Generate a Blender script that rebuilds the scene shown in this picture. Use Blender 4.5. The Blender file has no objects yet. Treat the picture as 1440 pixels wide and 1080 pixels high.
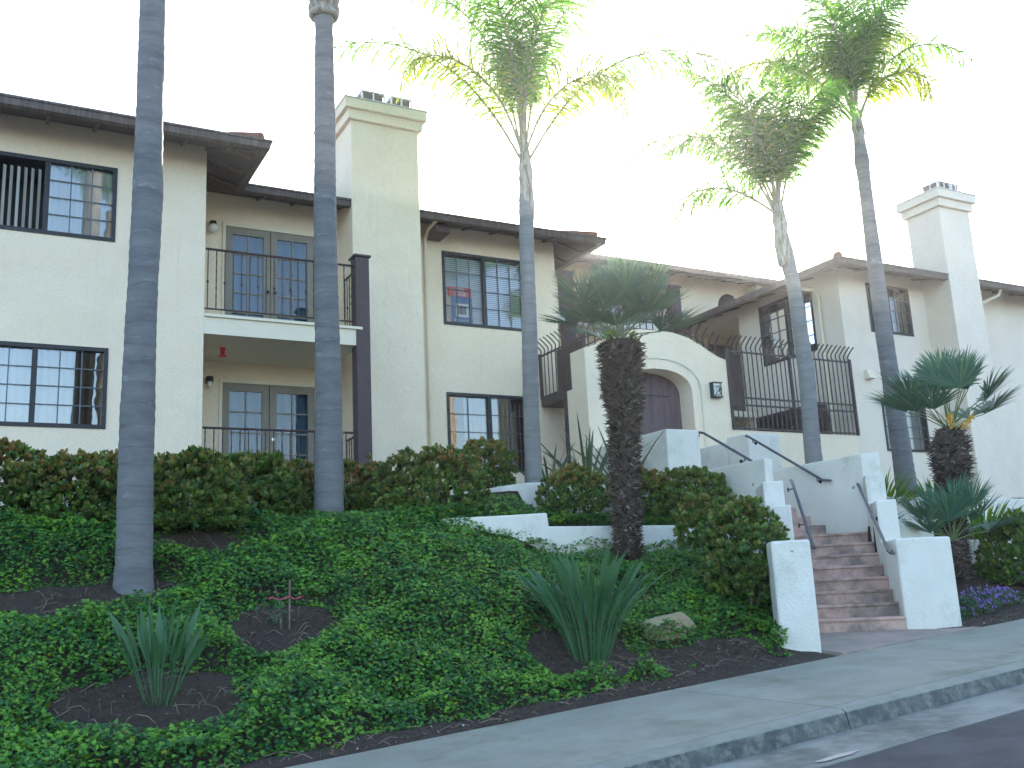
import bpy, math, random
import numpy as np
from mathutils import Vector, Matrix, noise

R = math.radians
sc = bpy.context.scene
COL = sc.collection
rnd = random.Random(7)

# ------------------------------------------------------------------ camera
cam_d = bpy.data.cameras.new('camera')
cam_d.sensor_width = 36.0
cam_d.lens = 1379.66 * 36 / 1440
cam_d.clip_start = 0.05
cam_d.clip_end = 2000
cam = bpy.data.objects.new('camera', cam_d)
COL.objects.link(cam)
YAW, PIT, ROL = R(28.7655), R(12.0922), R(-2.8245)
fw = Vector((math.sin(YAW) * math.cos(PIT), math.cos(YAW) * math.cos(PIT), math.sin(PIT)))
rt = Vector((math.cos(YAW), -math.sin(YAW), 0))
up = rt.cross(fw)
r2 = rt * math.cos(ROL) + up * math.sin(ROL)
u2 = -rt * math.sin(ROL) + up * math.cos(ROL)
cam.matrix_world = Matrix(((r2.x, u2.x, -fw.x, 0), (r2.y, u2.y, -fw.y, 0), (r2.z, u2.z, -fw.z, 0), (0, 0, 0, 1)))
sc.camera = cam

# ------------------------------------------------------------------ sky and sun
SUN_EL, SUN_AZ = R(19.6), R(34.8)
w = bpy.data.worlds.new('World')
sc.world = w
w.use_nodes = True
nt = w.node_tree
sky = nt.nodes.new('ShaderNodeTexSky')
sky.sky_type = 'NISHITA'
sky.sun_disc = False
sky.sun_elevation = SUN_EL
sky.sun_rotation = SUN_AZ
sky.altitude = 50
sky.air_density = 1.0
sky.dust_density = 1.6
sky.ozone_density = 1.6
bg = nt.nodes['Background']
bg.inputs['Strength'].default_value = 0.15
nt.links.new(sky.outputs['Color'], bg.inputs['Color'])
sd = bpy.data.lights.new('sun', 'SUN')
sd.energy = 4.0
sd.angle = R(0.5)
sd.color = (1.0, 0.9, 0.76)
sun = bpy.data.objects.new('sun', sd)
COL.objects.link(sun)
sdir = Vector((math.sin(SUN_AZ) * math.cos(SUN_EL), math.cos(SUN_AZ) * math.cos(SUN_EL), math.sin(SUN_EL)))
sun.rotation_euler = (-sdir).to_track_quat('-Z', 'Y').to_euler()
sun.location = sdir * 60
sc.view_settings.view_transform = 'Standard'
sc.view_settings.look = 'None'
sc.view_settings.exposure = 2.3
sc.view_settings.gamma = 1.0
sc.cycles.max_bounces = 8
sc.cycles.transparent_max_bounces = 24

# ------------------------------------------------------------------ materials
MATS = {}
def newmat(name):
    m = bpy.data.materials.new(name)
    m.use_nodes = True
    n = m.node_tree.nodes
    return m, n, m.node_tree.links, n['Principled BSDF']

def coords(n, l, scale=(1, 1, 1)):
    tc = n.new('ShaderNodeTexCoord')
    mp = n.new('ShaderNodeMapping')
    mp.inputs['Scale'].default_value = scale
    l.new(tc.outputs['Object'], mp.inputs['Vector'])
    return mp.outputs['Vector']

def tex(n, l, vec, scale, detail=4, rough=0.55):
    t = n.new('ShaderNodeTexNoise')
    t.inputs['Scale'].default_value = scale
    t.inputs['Detail'].default_value = detail
    t.inputs['Roughness'].default_value = rough
    l.new(vec, t.inputs['Vector'])
    return t.outputs['Fac']

def ramp(n, l, fac, stops):
    r = n.new('ShaderNodeValToRGB')
    e = r.color_ramp.elements
    while len(e) < len(stops):
        e.new(0.5)
    for el, (p, c) in zip(e, stops):
        el.position = p
        el.color = (*c, 1)
    l.new(fac, r.inputs['Fac'])
    return r.outputs['Color']

def mix(n, l, fac, a, b, mode='MIX'):
    x = n.new('ShaderNodeMix')
    x.data_type = 'RGBA'
    x.blend_type = mode
    for sock, v in ((x.inputs[0], fac), (x.inputs[6], a), (x.inputs[7], b)):
        if isinstance(v, (int, float)):
            sock.default_value = v
        elif isinstance(v, tuple):
            sock.default_value = (*v, 1)
        else:
            l.new(v, sock)
    return x.outputs[2]

def bump(n, l, h, bsdf, strength=0.3, dist=0.01):
    b = n.new('ShaderNodeBump')
    b.inputs['Strength'].default_value = strength
    b.inputs['Distance'].default_value = dist
    l.new(h, b.inputs['Height'])
    l.new(b.outputs['Normal'], bsdf.inputs['Normal'])

def surf(name, c1, c2, scale=3.0, rough=0.8, bscale=60, bstr=0.3, bdist=0.004, c3=None, s3=0.6, vscale=(1, 1, 1), spec=0.3, metal=0.0, t3=(0.45, 0.62)):
    m, n, l, b = newmat(name)
    v = coords(n, l, vscale)
    col = ramp(n, l, tex(n, l, v, scale, 6), [(0.3, c1), (0.7, c2)])
    if c3:
        f = ramp(n, l, tex(n, l, v, s3, 7, 0.68), [(t3[0], (0, 0, 0)), (t3[1], (1, 1, 1))])
        col = mix(n, l, f, col, c3)
    l.new(col, b.inputs['Base Color'])
    b.inputs['Roughness'].default_value = rough
    b.inputs['Specular IOR Level'].default_value = spec
    b.inputs['Metallic'].default_value = metal
    if bstr:
        bump(n, l, tex(n, l, v, bscale, 3), b, bstr, bdist)
    MATS[name] = m
    return m

def stucco(name, c1, c2, c3):
    m, n, l, b = newmat(name)
    v = coords(n, l)
    col = ramp(n, l, tex(n, l, v, 1.2, 7, .62), [(.32, c1), (.68, c2)])
    blot = ramp(n, l, tex(n, l, v, .55, 9, .72), [(.50, (0, 0, 0)), (.66, (1, 1, 1))])
    col = mix(n, l, mix(n, l, .6, (0, 0, 0), blot), col, c3)
    streak = ramp(n, l, tex(n, l, coords(n, l, (7, 7, .35)), 1.3, 6, .7), [(.60, (0, 0, 0)), (.74, (1, 1, 1))])
    col = mix(n, l, mix(n, l, .35, (0, 0, 0), streak), col, tuple(x * .78 for x in c3))
    fine = ramp(n, l, tex(n, l, v, 30, 5, .7), [(.3, (.90, .90, .90)), (.6, (1, 1, 1))])
    col = mix(n, l, 1.0, col, fine, 'MULTIPLY')
    l.new(col, b.inputs['Base Color'])
    b.inputs['Roughness'].default_value = .92
    b.inputs['Specular IOR Level'].default_value = .2
    h = n.new('ShaderNodeMath'); h.operation = 'ADD'
    l.new(tex(n, l, v, 40, 4, .6), h.inputs[0]); l.new(tex(n, l, v, 9, 5, .6), h.inputs[1])
    bump(n, l, h.outputs[0], b, .8, .016)
    return m
M_stucco = stucco('stucco', (.875, .725, .54), (.92, .79, .615), (.79, .655, .495))
M_stucco_c = stucco('stucco_pale', (.81, .695, .57), (.85, .75, .63), (.74, .64, .53))
def white_wall():
    m, n, l, b = newmat('white_stucco')
    v = coords(n, l)
    col = ramp(n, l, tex(n, l, v, 2.5, 5), [(.3, (.69, .665, .59)), (.7, (.76, .735, .66))])
    blot = ramp(n, l, tex(n, l, v, 1.7, 9, .75), [(.52, (0, 0, 0)), (.70, (1, 1, 1))])
    col = mix(n, l, blot, col, (.56, .545, .47))
    spot = ramp(n, l, tex(n, l, v, 5, 3, .5), [(.74, (0, 0, 0)), (.76, (1, 1, 1))])
    col = mix(n, l, spot, col, (.36, .31, .25))
    l.new(col, b.inputs['Base Color'])
    b.inputs['Roughness'].default_value = .88
    bump(n, l, tex(n, l, v, 38, 4), b, .8, .014)
    return m
M_white = white_wall()
M_trim = surf('cream_trim', (.76, .68, .52), (.80, .72, .57), 4, .7, 80, .2, .002)
M_brown = surf('brown_paint', (.075, .052, .055), (.095, .066, .068), 4, .55, 40, .25, .003)
M_fascia = surf('brown_fascia', (.075, .052, .046), (.10, .07, .06), 5, .5, 60, .2, .002, (.14, .11, .10), 3, (9, 1, 1))
M_soffit = surf('soffit', (.06, .042, .040), (.085, .06, .055), 5, .7, 30, .2, .003)
M_tile = surf('clay_tile', (.24, .085, .05), (.16, .06, .04), 7, .8, 30, .4, .005, (.16, .09, .06), 4)
M_iron = surf('wrought_iron', (.050, .034, .036), (.075, .052, .052), 20, .5, 90, .2, .001)
M_rail = surf('grey_pipe', (.07, .075, .085), (.10, .105, .115), 12, .42, 60, .1, .001)
M_bronze = surf('dark_window_frame', (.02, .021, .024), (.035, .036, .04), 10, .4, 60, .1, .001)
M_muntin = surf('muntin_grey', (.11, .125, .14), (.15, .165, .18), 10, .5, 0, 0)
M_taupe = surf('taupe_door', (.23, .205, .165), (.27, .245, .20), 5, .5, 60, .1, .001)
M_dooredge = surf('door_gap', (.05, .045, .04), (.07, .06, .055), 5, .6, 0, 0)
M_gate = surf('gate_brown', (.13, .09, .095), (.165, .115, .118), 6, .6, 30, .3, .003, (.10, .07, .075), 2, (6, 6, .6))
M_step = surf('stair_concrete', (.50, .33, .275), (.58, .40, .335), 6, .85, 90, .5, .003, (.22, .17, .15), 2.2)
M_nose = surf('stair_nosing', (.42, .34, .30), (.50, .42, .38), 9, .8, 90, .4, .002)
def concrete():
    m, n, l, b = newmat('concrete')
    v = coords(n, l)
    col = ramp(n, l, tex(n, l, v, 2.0, 8, .65), [(.3, (.235, .232, .185)), (.7, (.315, .31, .25))])
    st_ = ramp(n, l, tex(n, l, v, .9, 8, .7), [(.52, (0, 0, 0)), (.66, (1, 1, 1))])
    col = mix(n, l, mix(n, l, .75, (0, 0, 0), st_), col, (.15, .165, .105))
    sp = ramp(n, l, tex(n, l, v, 11, 4, .6), [(.70, (0, 0, 0)), (.73, (1, 1, 1))])
    col = mix(n, l, mix(n, l, .6, (0, 0, 0), sp), col, (.09, .09, .08))
    sc_ = ramp(n, l, tex(n, l, coords(n, l, (1, 2.2, 1)), 5.5, 8, .8), [(.66, (0, 0, 0)), (.70, (1, 1, 1))])
    col = mix(n, l, mix(n, l, .5, (0, 0, 0), sc_), col, (.42, .43, .38))
    gr = ramp(n, l, tex(n, l, v, 140, 2, .6), [(.35, (.80, .80, .80)), (.6, (1, 1, 1))])
    col = mix(n, l, 1.0, col, gr, 'MULTIPLY')
    l.new(col, b.inputs['Base Color'])
    b.inputs['Roughness'].default_value = .85
    bump(n, l, tex(n, l, v, 120, 4), b, .5, .004)
    return m
M_conc = concrete()
M_kerb = surf('kerb_concrete', (.085, .092, .088), (.15, .158, .15), 5, .8, 60, .5, .004, (.055, .06, .052), 2.3)
M_gutter = surf('gutter_concrete', (.20, .205, .18), (.26, .265, .235), 4, .75, 80, .4, .003, (.10, .105, .09), 1.3)
def asphalt():
    m, n, l, b = newmat('asphalt')
    v = coords(n, l)
    col = ramp(n, l, tex(n, l, v, 90, 3, .7), [(.35, (.008, .010, .013)), (.75, (.030, .034, .042))])
    f = ramp(n, l, tex(n, l, v, 1.6, 7, .65), [(.42, (0, 0, 0)), (.62, (1, 1, 1))])
    col = mix(n, l, f, col, (.045, .052, .062))
    l.new(col, b.inputs['Base Color'])
    b.inputs['Roughness'].default_value = .75
    bump(n, l, tex(n, l, v, 110, 3), b, .9, .01)
    return m
M_asph = asphalt()
def soil():
    m, n, l, b = newmat('soil')
    v = coords(n, l)
    col = ramp(n, l, tex(n, l, v, 14, 9, .7), [(.3, (.035, .023, .015)), (.55, (.085, .058, .038)), (.8, (.18, .13, .09))])
    f = ramp(n, l, tex(n, l, v, 1.5, 6, .6), [(.45, (0, 0, 0)), (.6, (1, 1, 1))])
    col = mix(n, l, f, col, (.085, .062, .046))
    l.new(col, b.inputs['Base Color'])
    b.inputs['Roughness'].default_value = .95
    bump(n, l, tex(n, l, v, 22, 10, .8), b, 1.0, .12)
    return m
M_soil = soil()
def bark_palm(name, c1, c2, ring=9.0):
    m, n, l, b = newmat(name)
    v = coords(n, l, (1, 1, 1))
    wv = n.new('ShaderNodeTexWave')
    wv.wave_type = 'BANDS'; wv.bands_direction = 'Z'; wv.wave_profile = 'SAW'
    wv.inputs['Scale'].default_value = ring / 6.283
    wv.inputs['Distortion'].default_value = 4.5
    wv.inputs['Detail'].default_value = 4
    wv.inputs['Detail Scale'].default_value = 1.6
    l.new(coords(n, l, (.35, .35, 1)), wv.inputs['Vector'])
    v2 = coords(n, l, (.8, .8, 3.2))
    col = ramp(n, l, tex(n, l, v2, 2.2, 9, .7), [(.25, c1), (.75, c2)])
    line = ramp(n, l, wv.outputs['Fac'], [(.0, (.70, .70, .70)), (.14, (1, 1, 1))])
    col = mix(n, l, .75, col, line, 'MULTIPLY')
    scr = ramp(n, l, tex(n, l, coords(n, l, (1.3, 1.3, 5)), 3.2, 7, .7), [(.60, (0, 0, 0)), (.68, (1, 1, 1))])
    col = mix(n, l, mix(n, l, .5, (0, 0, 0), scr), col, (.34, .35, .36))
    l.new(col, b.inputs['Base Color'])
    b.inputs['Roughness'].default_value = .8
    h = n.new('ShaderNodeMath'); h.operation = 'ADD'
    l.new(tex(n, l, v2, 8, 6), h.inputs[0]); l.new(wv.outputs['Fac'], h.inputs[1])
    bump(n, l, h.outputs[0], b, .28, .01)
    return m
M_bark = bark_palm('palm_bark', (.080, .083, .090), (.20, .20, .20))
M_bark_l = bark_palm('palm_bark_light', (.15, .15, .15), (.27, .265, .25), 12)
M_crownshaft = surf('leaf_base', (.28, .26, .22), (.42, .39, .33), 8, .7, 20, .4, .01, (.16, .12, .08), 3, vscale=(6, 6, 1))  # pale leaf-base grey, with the whitening of lens flare put into the colour
M_fiber = surf('palm_fibre', (.035, .026, .020), (.085, .063, .048), 22, .9, 60, .4, .006)
def leafmat(name, stops, transl=.35, tcol=(1.0, 1.0, .35), rough=.45, attr=None, young=None, tboost=1.0, gloss=.35):
    m = bpy.data.materials.new(name)
    m.use_nodes = True
    n = m.node_tree.nodes; l = m.node_tree.links
    b = n['Principled BSDF']; out = n['Material Output']
    g = n.new('ShaderNodeNewGeometry')
    col = ramp(n, l, g.outputs['Random Per Island'], stops)
    if attr:
        a = n.new('ShaderNodeAttribute'); a.attribute_name = attr
        col = mix(n, l, a.outputs['Fac'], col, young)
    l.new(col, b.inputs['Base Color'])
    b.inputs['Roughness'].default_value = rough
    b.inputs['Specular IOR Level'].default_value = gloss
    t = n.new('ShaderNodeBsdfTranslucent')
    tc = mix(n, l, 1.0, col, tcol, 'MULTIPLY')
    if tboost != 1.0:
        sc_ = n.new('ShaderNodeVectorMath'); sc_.operation = 'SCALE'
        sc_.inputs['Scale'].default_value = tboost
        l.new(tc, sc_.inputs[0]); tc = sc_.outputs[0]
    l.new(tc, t.inputs['Color'])
    ms = n.new('ShaderNodeMixShader')
    ms.inputs[0].default_value = transl
    l.new(b.outputs[0], ms.inputs[1]); l.new(t.outputs[0], ms.inputs[2])
    l.new(ms.outputs[0], out.inputs['Surface'])
    return m
M_ivy = leafmat('ivy_leaf', [(.0, (.016, .070, .028)), (.35, (.030, .125, .032)), (.75, (.070, .22, .03)), (.97, (.12, .28, .025)), (1.0, (.34, .28, .02))], .25, gloss=.3, attr='young', young=(.17, .37, .035))
M_shrub = leafmat('shrub_leaf', [(.0, (.030, .090, .034)), (.5, (.070, .175, .038)), (.9, (.16, .27, .04)), (1., (.22, .30, .05))], .2, attr='young', young=(.31, .175, .06), gloss=.35)
M_frond = leafmat('palm_leaflet', [(.0, (.035, .12, .025)), (.6, (.060, .18, .03)), (.95, (.12, .23, .03)), (1., (.20, .24, .04))], .55, (1.0, 1.0, .35), tboost=2.3, gloss=.3)
M_frond_y = leafmat('palm_leaflet_yellow', [(.0, (.08, .16, .03)), (.5, (.16, .22, .03)), (1., (.26, .26, .04))], .55, (1.0, .98, .35), tboost=2.4, gloss=.3)
M_fan = leafmat('fan_leaf', [(.0, (.055, .14, .095)), (.6, (.085, .20, .13)), (1., (.17, .28, .14))], .25, (1, 1, .6), rough=.45, gloss=.5)
M_strap = leafmat('strap_leaf', [(.0, (.030, .095, .045)), (.6, (.055, .145, .058)), (.90, (.10, .19, .06)), (1., (.26, .20, .10))], .15, (1, 1, .5), rough=.45, gloss=.4)
M_flax = leafmat('flax_leaf', [(.0, (.045, .085, .045)), (.7, (.10, .13, .07)), (.93, (.17, .15, .08)), (1., (.40, .18, .03))], .15, (1, 1, .5), rough=.5, gloss=.4)
M_lime = leafmat('lime_leaf', [(.0, (.05, .14, .02)), (.6, (.12, .24, .025)), (1., (.26, .34, .04))], .3, gloss=.3)
M_boots = leafmat('palm_boots', [(.0, (.035, .025, .020)), (.5, (.085, .062, .050)), (.9, (.17, .135, .11)), (1., (.30, .26, .22))], .0, rough=.9, gloss=.1)
M_petal = leafmat('purple_petal', [(.0, (.14, .05, .34)), (1., (.30, .14, .55))], .2, (1, 1, 1))
M_white_petal = leafmat('white_petal', [(.0, (.65, .55, .55)), (1., (.8, .75, .72))], .2, (1, 1, 1))
M_yellow = surf('yellow_flower', (.55, .30, .02), (.70, .42, .04), 30, .7, 60, .5, .01)
M_stalk = surf('green_stalk', (.10, .15, .05), (.17, .21, .09), 6, .5, 0, 0)
M_stalk2 = surf('frond_stalk', (.22, .20, .10), (.32, .29, .17), 6, .5, 0, 0)
M_wood = surf('stem_wood', (.10, .075, .06), (.17, .135, .11), 12, .85, 40, .5, .005)
M_twig = surf('dry_twig', (.14, .095, .07), (.26, .19, .15), 12, .9, 0, 0)
M_rock = surf('rock', (.30, .24, .15), (.42, .35, .23), 4, .9, 20, .9, .02, (.20, .20, .10), 2)
M_pink = surf('pink_ribbon', (.42, .03, .09), (.50, .05, .12), 6, .6, 0, 0)
M_red = surf('red_plastic', (.65, .02, .05), (.75, .03, .07), 6, .3, 0, 0)
M_black = surf('black_metal', (.012, .012, .013), (.025, .025, .027), 10, .45, 60, .1, .001)
M_verdigris = surf('lamp_metal', (.030, .045, .042), (.055, .075, .068), 14, .5, 60, .2, .001)
M_globe = surf('white_glass', (.72, .72, .68), (.75, .75, .72), 5, .15, 0, 0, spec=.6)
M_metal = surf('galvanised', (.45, .46, .48), (.58, .59, .60), 8, .4, 60, .1, .001, metal=.4)
M_brass = surf('door_knob', (.45, .42, .36), (.6, .56, .48), 8, .25, 0, 0, metal=.8)
M_steel_w = surf('white_metal', (.70, .70, .68), (.76, .76, .74), 5, .4, 0, 0)
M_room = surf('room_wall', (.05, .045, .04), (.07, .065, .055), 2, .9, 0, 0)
M_signred = surf('sign_red', (.62, .045, .02), (.70, .06, .03), 9, .6, 0, 0)
M_signblue = surf('sign_blue', (.03, .09, .22), (.04, .11, .26), 9, .6, 0, 0)
M_signwhite = surf('sign_white', (.75, .75, .73), (.78, .78, .76), 9, .6, 0, 0)
M_louver = surf('louver_brown', (.06, .042, .045), (.085, .06, .06), 5, .6, 0, 0)
def curtain(name, c1, c2, fold, axis='X'):
    m, n, l, b = newmat(name)
    wv = n.new('ShaderNodeTexWave'); wv.bands_direction = axis; wv.wave_profile = 'SIN'
    wv.inputs['Scale'].default_value = fold
    wv.inputs['Distortion'].default_value = .6
    l.new(coords(n, l), wv.inputs['Vector'])
    l.new(mix(n, l, wv.outputs['Fac'], c1, c2), b.inputs['Base Color'])
    b.inputs['Roughness'].default_value = .9
    return m
M_curtain = curtain('sheer_curtain', (.78, .80, .80), (.90, .91, .90), 3.2)
M_vblind = curtain('vertical_blind', (.34, .34, .31), (.60, .60, .56), 2.2)
M_hblind = curtain('horizontal_blind', (.50, .55, .58), (.72, .75, .78), 12.0, 'Z')
M_tan = curtain('tan_curtain', (.10, .065, .035), (.28, .20, .11), 3)
M_doorcurt = curtain('door_curtain', (.04, .12, .21), (.08, .19, .30), 1.3)  # blue sky reflection of the door panes is put into the curtain colour
def glass(name='window_glass', ior=1.9):
    m = bpy.data.materials.new(name); m.use_nodes = True
    n = m.node_tree.nodes; l = m.node_tree.links
    n.remove(n['Principled BSDF'])
    tr = n.new('ShaderNodeBsdfTransparent'); tr.inputs[0].default_value = (.86, .90, .90, 1)
    gl = n.new('ShaderNodeBsdfGlossy'); gl.inputs['Roughness'].default_value = .01
    fr = n.new('ShaderNodeFresnel'); fr.inputs['IOR'].default_value = ior
    bp = n.new('ShaderNodeBump'); bp.inputs['Strength'].default_value = .05; bp.inputs['Distance'].default_value = .02
    tx = n.new('ShaderNodeTexNoise'); tx.inputs['Scale'].default_value = 2.3
    l.new(coords(n, l), tx.inputs['Vector']); l.new(tx.outputs['Fac'], bp.inputs['Height'])
    l.new(bp.outputs['Normal'], gl.inputs['Normal'])
    ms = n.new('ShaderNodeMixShader')
    l.new(fr.outputs[0], ms.inputs[0]); l.new(tr.outputs[0], ms.inputs[1]); l.new(gl.outputs[0], ms.inputs[2])
    l.new(ms.outputs[0], n['Material Output'].inputs['Surface'])
    return m
M_glass = glass(ior=2.7)
M_glass_d = glass('door_glass', 1.85)
M_glass_s = glass('screened_glass', 1.7)

# ------------------------------------------------------------------ mesh helpers
class MB:
    def __init__(s):
        s.v = []; s.f = []
    def add(s, vs, fs):
        k = len(s.v)
        s.v += [tuple(p) for p in vs]
        s.f += [tuple(i + k for i in q) for q in fs]
        return s
    def box(s, a, b):
        (x0, y0, z0), (x1, y1, z1) = a, b
        x0, x1 = sorted((x0, x1)); y0, y1 = sorted((y0, y1)); z0, z1 = sorted((z0, z1))
        return s.add([(x0, y0, z0), (x1, y0, z0), (x1, y1, z0), (x0, y1, z0), (x0, y0, z1), (x1, y0, z1), (x1, y1, z1), (x0, y1, z1)],
                     [(0, 3, 2, 1), (4, 5, 6, 7), (0, 1, 5, 4), (1, 2, 6, 5), (2, 3, 7, 6), (3, 0, 4, 7)])
    def prism(s, pts, z0, z1):
        # pts counter-clockwise (x, y); z0/z1 numbers or lists
        n = len(pts)
        a = z0 if isinstance(z0, (list, tuple)) else [z0] * n
        b = z1 if isinstance(z1, (list, tuple)) else [z1] * n
        vs = [(p[0], p[1], a[i]) for i, p in enumerate(pts)] + [(p[0], p[1], b[i]) for i, p in enumerate(pts)]
        fs = [tuple(range(n - 1, -1, -1)), tuple(range(n, 2 * n))] + [(i, (i + 1) % n, n + (i + 1) % n, n + i) for i in range(n)]
        return s.add(vs, fs)
    def xz(s, pts, y0, y1):
        # pts (x, z) counter-clockwise seen from -Y
        n = len(pts)
        vs = [(p[0], y0, p[1]) for p in pts] + [(p[0], y1, p[1]) for p in pts]
        fs = [tuple(range(n)), tuple(range(2 * n - 1, n - 1, -1))] + [(i, n + i, n + (i + 1) % n, (i + 1) % n) for i in range(n)]
        return s.add(vs, fs)
    def tube(s, pts, r, n=8, cap=True, r2=None):
        pts = [Vector(p) for p in pts]
        m = len(pts)
        rs = r if isinstance(r, (list, tuple)) else ([r] * m if r2 is None else [r + (r2 - r) * i / (m - 1) for i in range(m)])
        k = len(s.v)
        ref = None
        for i, p in enumerate(pts):
            d = (pts[min(i + 1, m - 1)] - pts[max(i - 1, 0)]).normalized()
            if ref is None:
                ref = Vector((1, 0, 0)) if abs(d.x) < .8 else Vector((0, 1, 0))
            a = (ref - d * ref.dot(d)).normalized(); b = d.cross(a); ref = a
            for j in range(n):
                t = 2 * math.pi * j / n
                s.v.append(tuple(p + (a * math.cos(t) + b * math.sin(t)) * rs[i]))
        for i in range(m - 1):
            for j in range(n):
                q = (j + 1) % n
                s.f.append((k + i * n + j, k + i * n + q, k + (i + 1) * n + q, k + (i + 1) * n + j))
        if cap:
            s.f.append(tuple(k + j for j in range(n - 1, -1, -1)))
            s.f.append(tuple(k + (m - 1) * n + j for j in range(n)))
        return s
    def ball(s, c, r, n=10, sq=(1, 1, 1)):
        k = len(s.v)
        m = n // 2 + 1
        for i in range(1, m):
            ph = math.pi * i / m
            for j in range(n):
                t = 2 * math.pi * j / n
                s.v.append((c[0] + r * sq[0] * math.sin(ph) * math.cos(t), c[1] + r * sq[1] * math.sin(ph) * math.sin(t), c[2] + r * sq[2] * math.cos(ph)))
        top = len(s.v); s.v.append((c[0], c[1], c[2] + r * sq[2])); s.v.append((c[0], c[1], c[2] - r * sq[2]))
        for i in range(m - 2):
            for j in range(n):
                q = (j + 1) % n
                s.f.append((k + i * n + j, k + (i + 1) * n + j, k + (i + 1) * n + q, k + i * n + q))
        for j in range(n):
            q = (j + 1) % n
            s.f.append((top, k + j, k + q))
            s.f.append((top + 1, k + (m - 2) * n + q, k + (m - 2) * n + j))
        return s

def tag(o, label=None, cat=None, group=None, kind=None):
    if label: o['label'] = label
    if cat: o['category'] = cat
    if group: o['group'] = group
    if kind: o['kind'] = kind
    return o

def origin_of(parent):
    o = parent
    while o.parent: o = o.parent
    return Vector(o.location)

def build(name, mb, mat, parent=None, smooth=False, bevel=0, loc=None):
    me = bpy.data.meshes.new(name)
    off = origin_of(parent) if parent else (Vector(loc) if loc is not None else Vector((0, 0, 0)))
    me.from_pydata([(x - off.x, y - off.y, z - off.z) for x, y, z in mb.v], [], mb.f)
    me.materials.append(mat)
    if smooth:
        me.polygons.foreach_set('use_smooth', [True] * len(me.polygons))
    me.update()
    o = bpy.data.objects.new(name, me)
    COL.objects.link(o)
    if parent: o.parent = parent
    elif loc is not None: o.location = off
    if bevel:
        b = o.modifiers.new('bevel', 'BEVEL'); b.width = bevel; b.segments = 3; b.limit_method = 'ANGLE'; b.angle_limit = R(40)
        b.harden_normals = False
    return o

def npmesh(name, V, k, mat, parent=None, attr=None, loc=None):
    """V: (n, k, 3) array: n polygons of k vertices each."""
    n = V.shape[0]
    off = origin_of(parent) if parent else (Vector(loc) if loc is not None else Vector((0, 0, 0)))
    P = (V.reshape(-1, 3) - np.array(off)).astype(np.float32)
    me = bpy.data.meshes.new(name)
    me.vertices.add(n * k); me.vertices.foreach_set('co', P.ravel())
    me.loops.add(n * k); me.loops.foreach_set('vertex_index', np.arange(n * k, dtype=np.int32))
    me.polygons.add(n); me.polygons.foreach_set('loop_start', np.arange(0, n * k, k, dtype=np.int32))
    me.materials.append(mat)
    me.update(calc_edges=True)
    if attr is not None:
        a = me.attributes.new('young', 'FLOAT', 'POINT')
        a.data.foreach_set('value', np.repeat(attr, k).astype(np.float32))
    o = bpy.data.objects.new(name, me)
    COL.objects.link(o)
    if parent: o.parent = parent
    elif loc is not None: o.location = off
    return o

def thing(name, label, cat, loc=(0, 0, 0), group=None):
    o = bpy.data.objects.new(name, None)
    o.empty_display_size = .2
    COL.objects.link(o)
    o.location = loc
    return tag(o, label, cat, group)

def copy_child(o, parent, dloc):
    c = o.copy(); COL.objects.link(c); c.parent = parent
    c.location = Vector(o.location) + Vector(dloc)
    return c

def sheet_with_holes(a0, a1, z0, z1, holes, place, depth=.13):
    """wall face a0..a1 x z0..z1 with rectangular holes; place(a, z, d) -> xyz, d = depth inwards"""
    mb = MB()
    xs = sorted({a0, a1, *[h[0] for h in holes], *[h[1] for h in holes]})
    zs = sorted({z0, z1, *[h[2] for h in holes], *[h[3] for h in holes]})
    for i in range(len(xs) - 1):
        for j in range(len(zs) - 1):
            cx, cz = (xs[i] + xs[i + 1]) / 2, (zs[j] + zs[j + 1]) / 2
            if any(h[0] < cx < h[1] and h[2] < cz < h[3] for h in holes): continue
            mb.add([place(xs[i], zs[j], 0), place(xs[i + 1], zs[j], 0), place(xs[i + 1], zs[j + 1], 0), place(xs[i], zs[j + 1], 0)], [(0, 1, 2, 3)])
    for x0, x1, y0, y1 in holes:
        c = [(x0, y0), (x1, y0), (x1, y1), (x0, y1)]
        for i in range(4):
            p, q = c[i], c[(i + 1) % 4]
            mb.add([place(p[0], p[1], 0), place(q[0], q[1], 0), place(q[0], q[1], depth), place(p[0], p[1], depth)], [(3, 2, 1, 0)])
    return mb

def front(y):
    return lambda a, z, d: (a, y + d, z)
def side(x, sgn=1):
    return lambda a, z, d: (x + sgn * d, a, z)

# ------------------------------------------------------------------ site geometry
def cl(x): return max(-30, min(45, x))
def E_(x): return 7.96 + .0629 * (cl(x) - 6.1)
def S_(x): return -.96 + .058 * (cl(x) - 6.1)
def lerp(a, b, t): return a + (b - a) * t
def pw(x, pts):
    if x <= pts[0][0]: return pts[0][1]
    for (x0, y0), (x1, y1) in zip(pts, pts[1:]):
        if x <= x1: return lerp(y0, y1, (x - x0) / (x1 - x0))
    return pts[-1][1]
def sm(t):
    t = max(0, min(1, t)); return t * t * (3 - 2 * t)
LL, LE = (8.4, 8.4), (10.15, 10.75)
R0, R8 = (10.16, 8.71), (11.68, 10.46)
def xL(y):   # inner face of the left stair wall
    return pw(y, [(8.4, 8.4), (10.75, 10.15), (15, 10.15)]) if y > 8.4 else 8.4
def xR(y):
    return pw(y, [(8.71, 10.16), (10.55, 11.7), (15, 11.7)]) if y > 8.71 else 10.16
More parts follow.
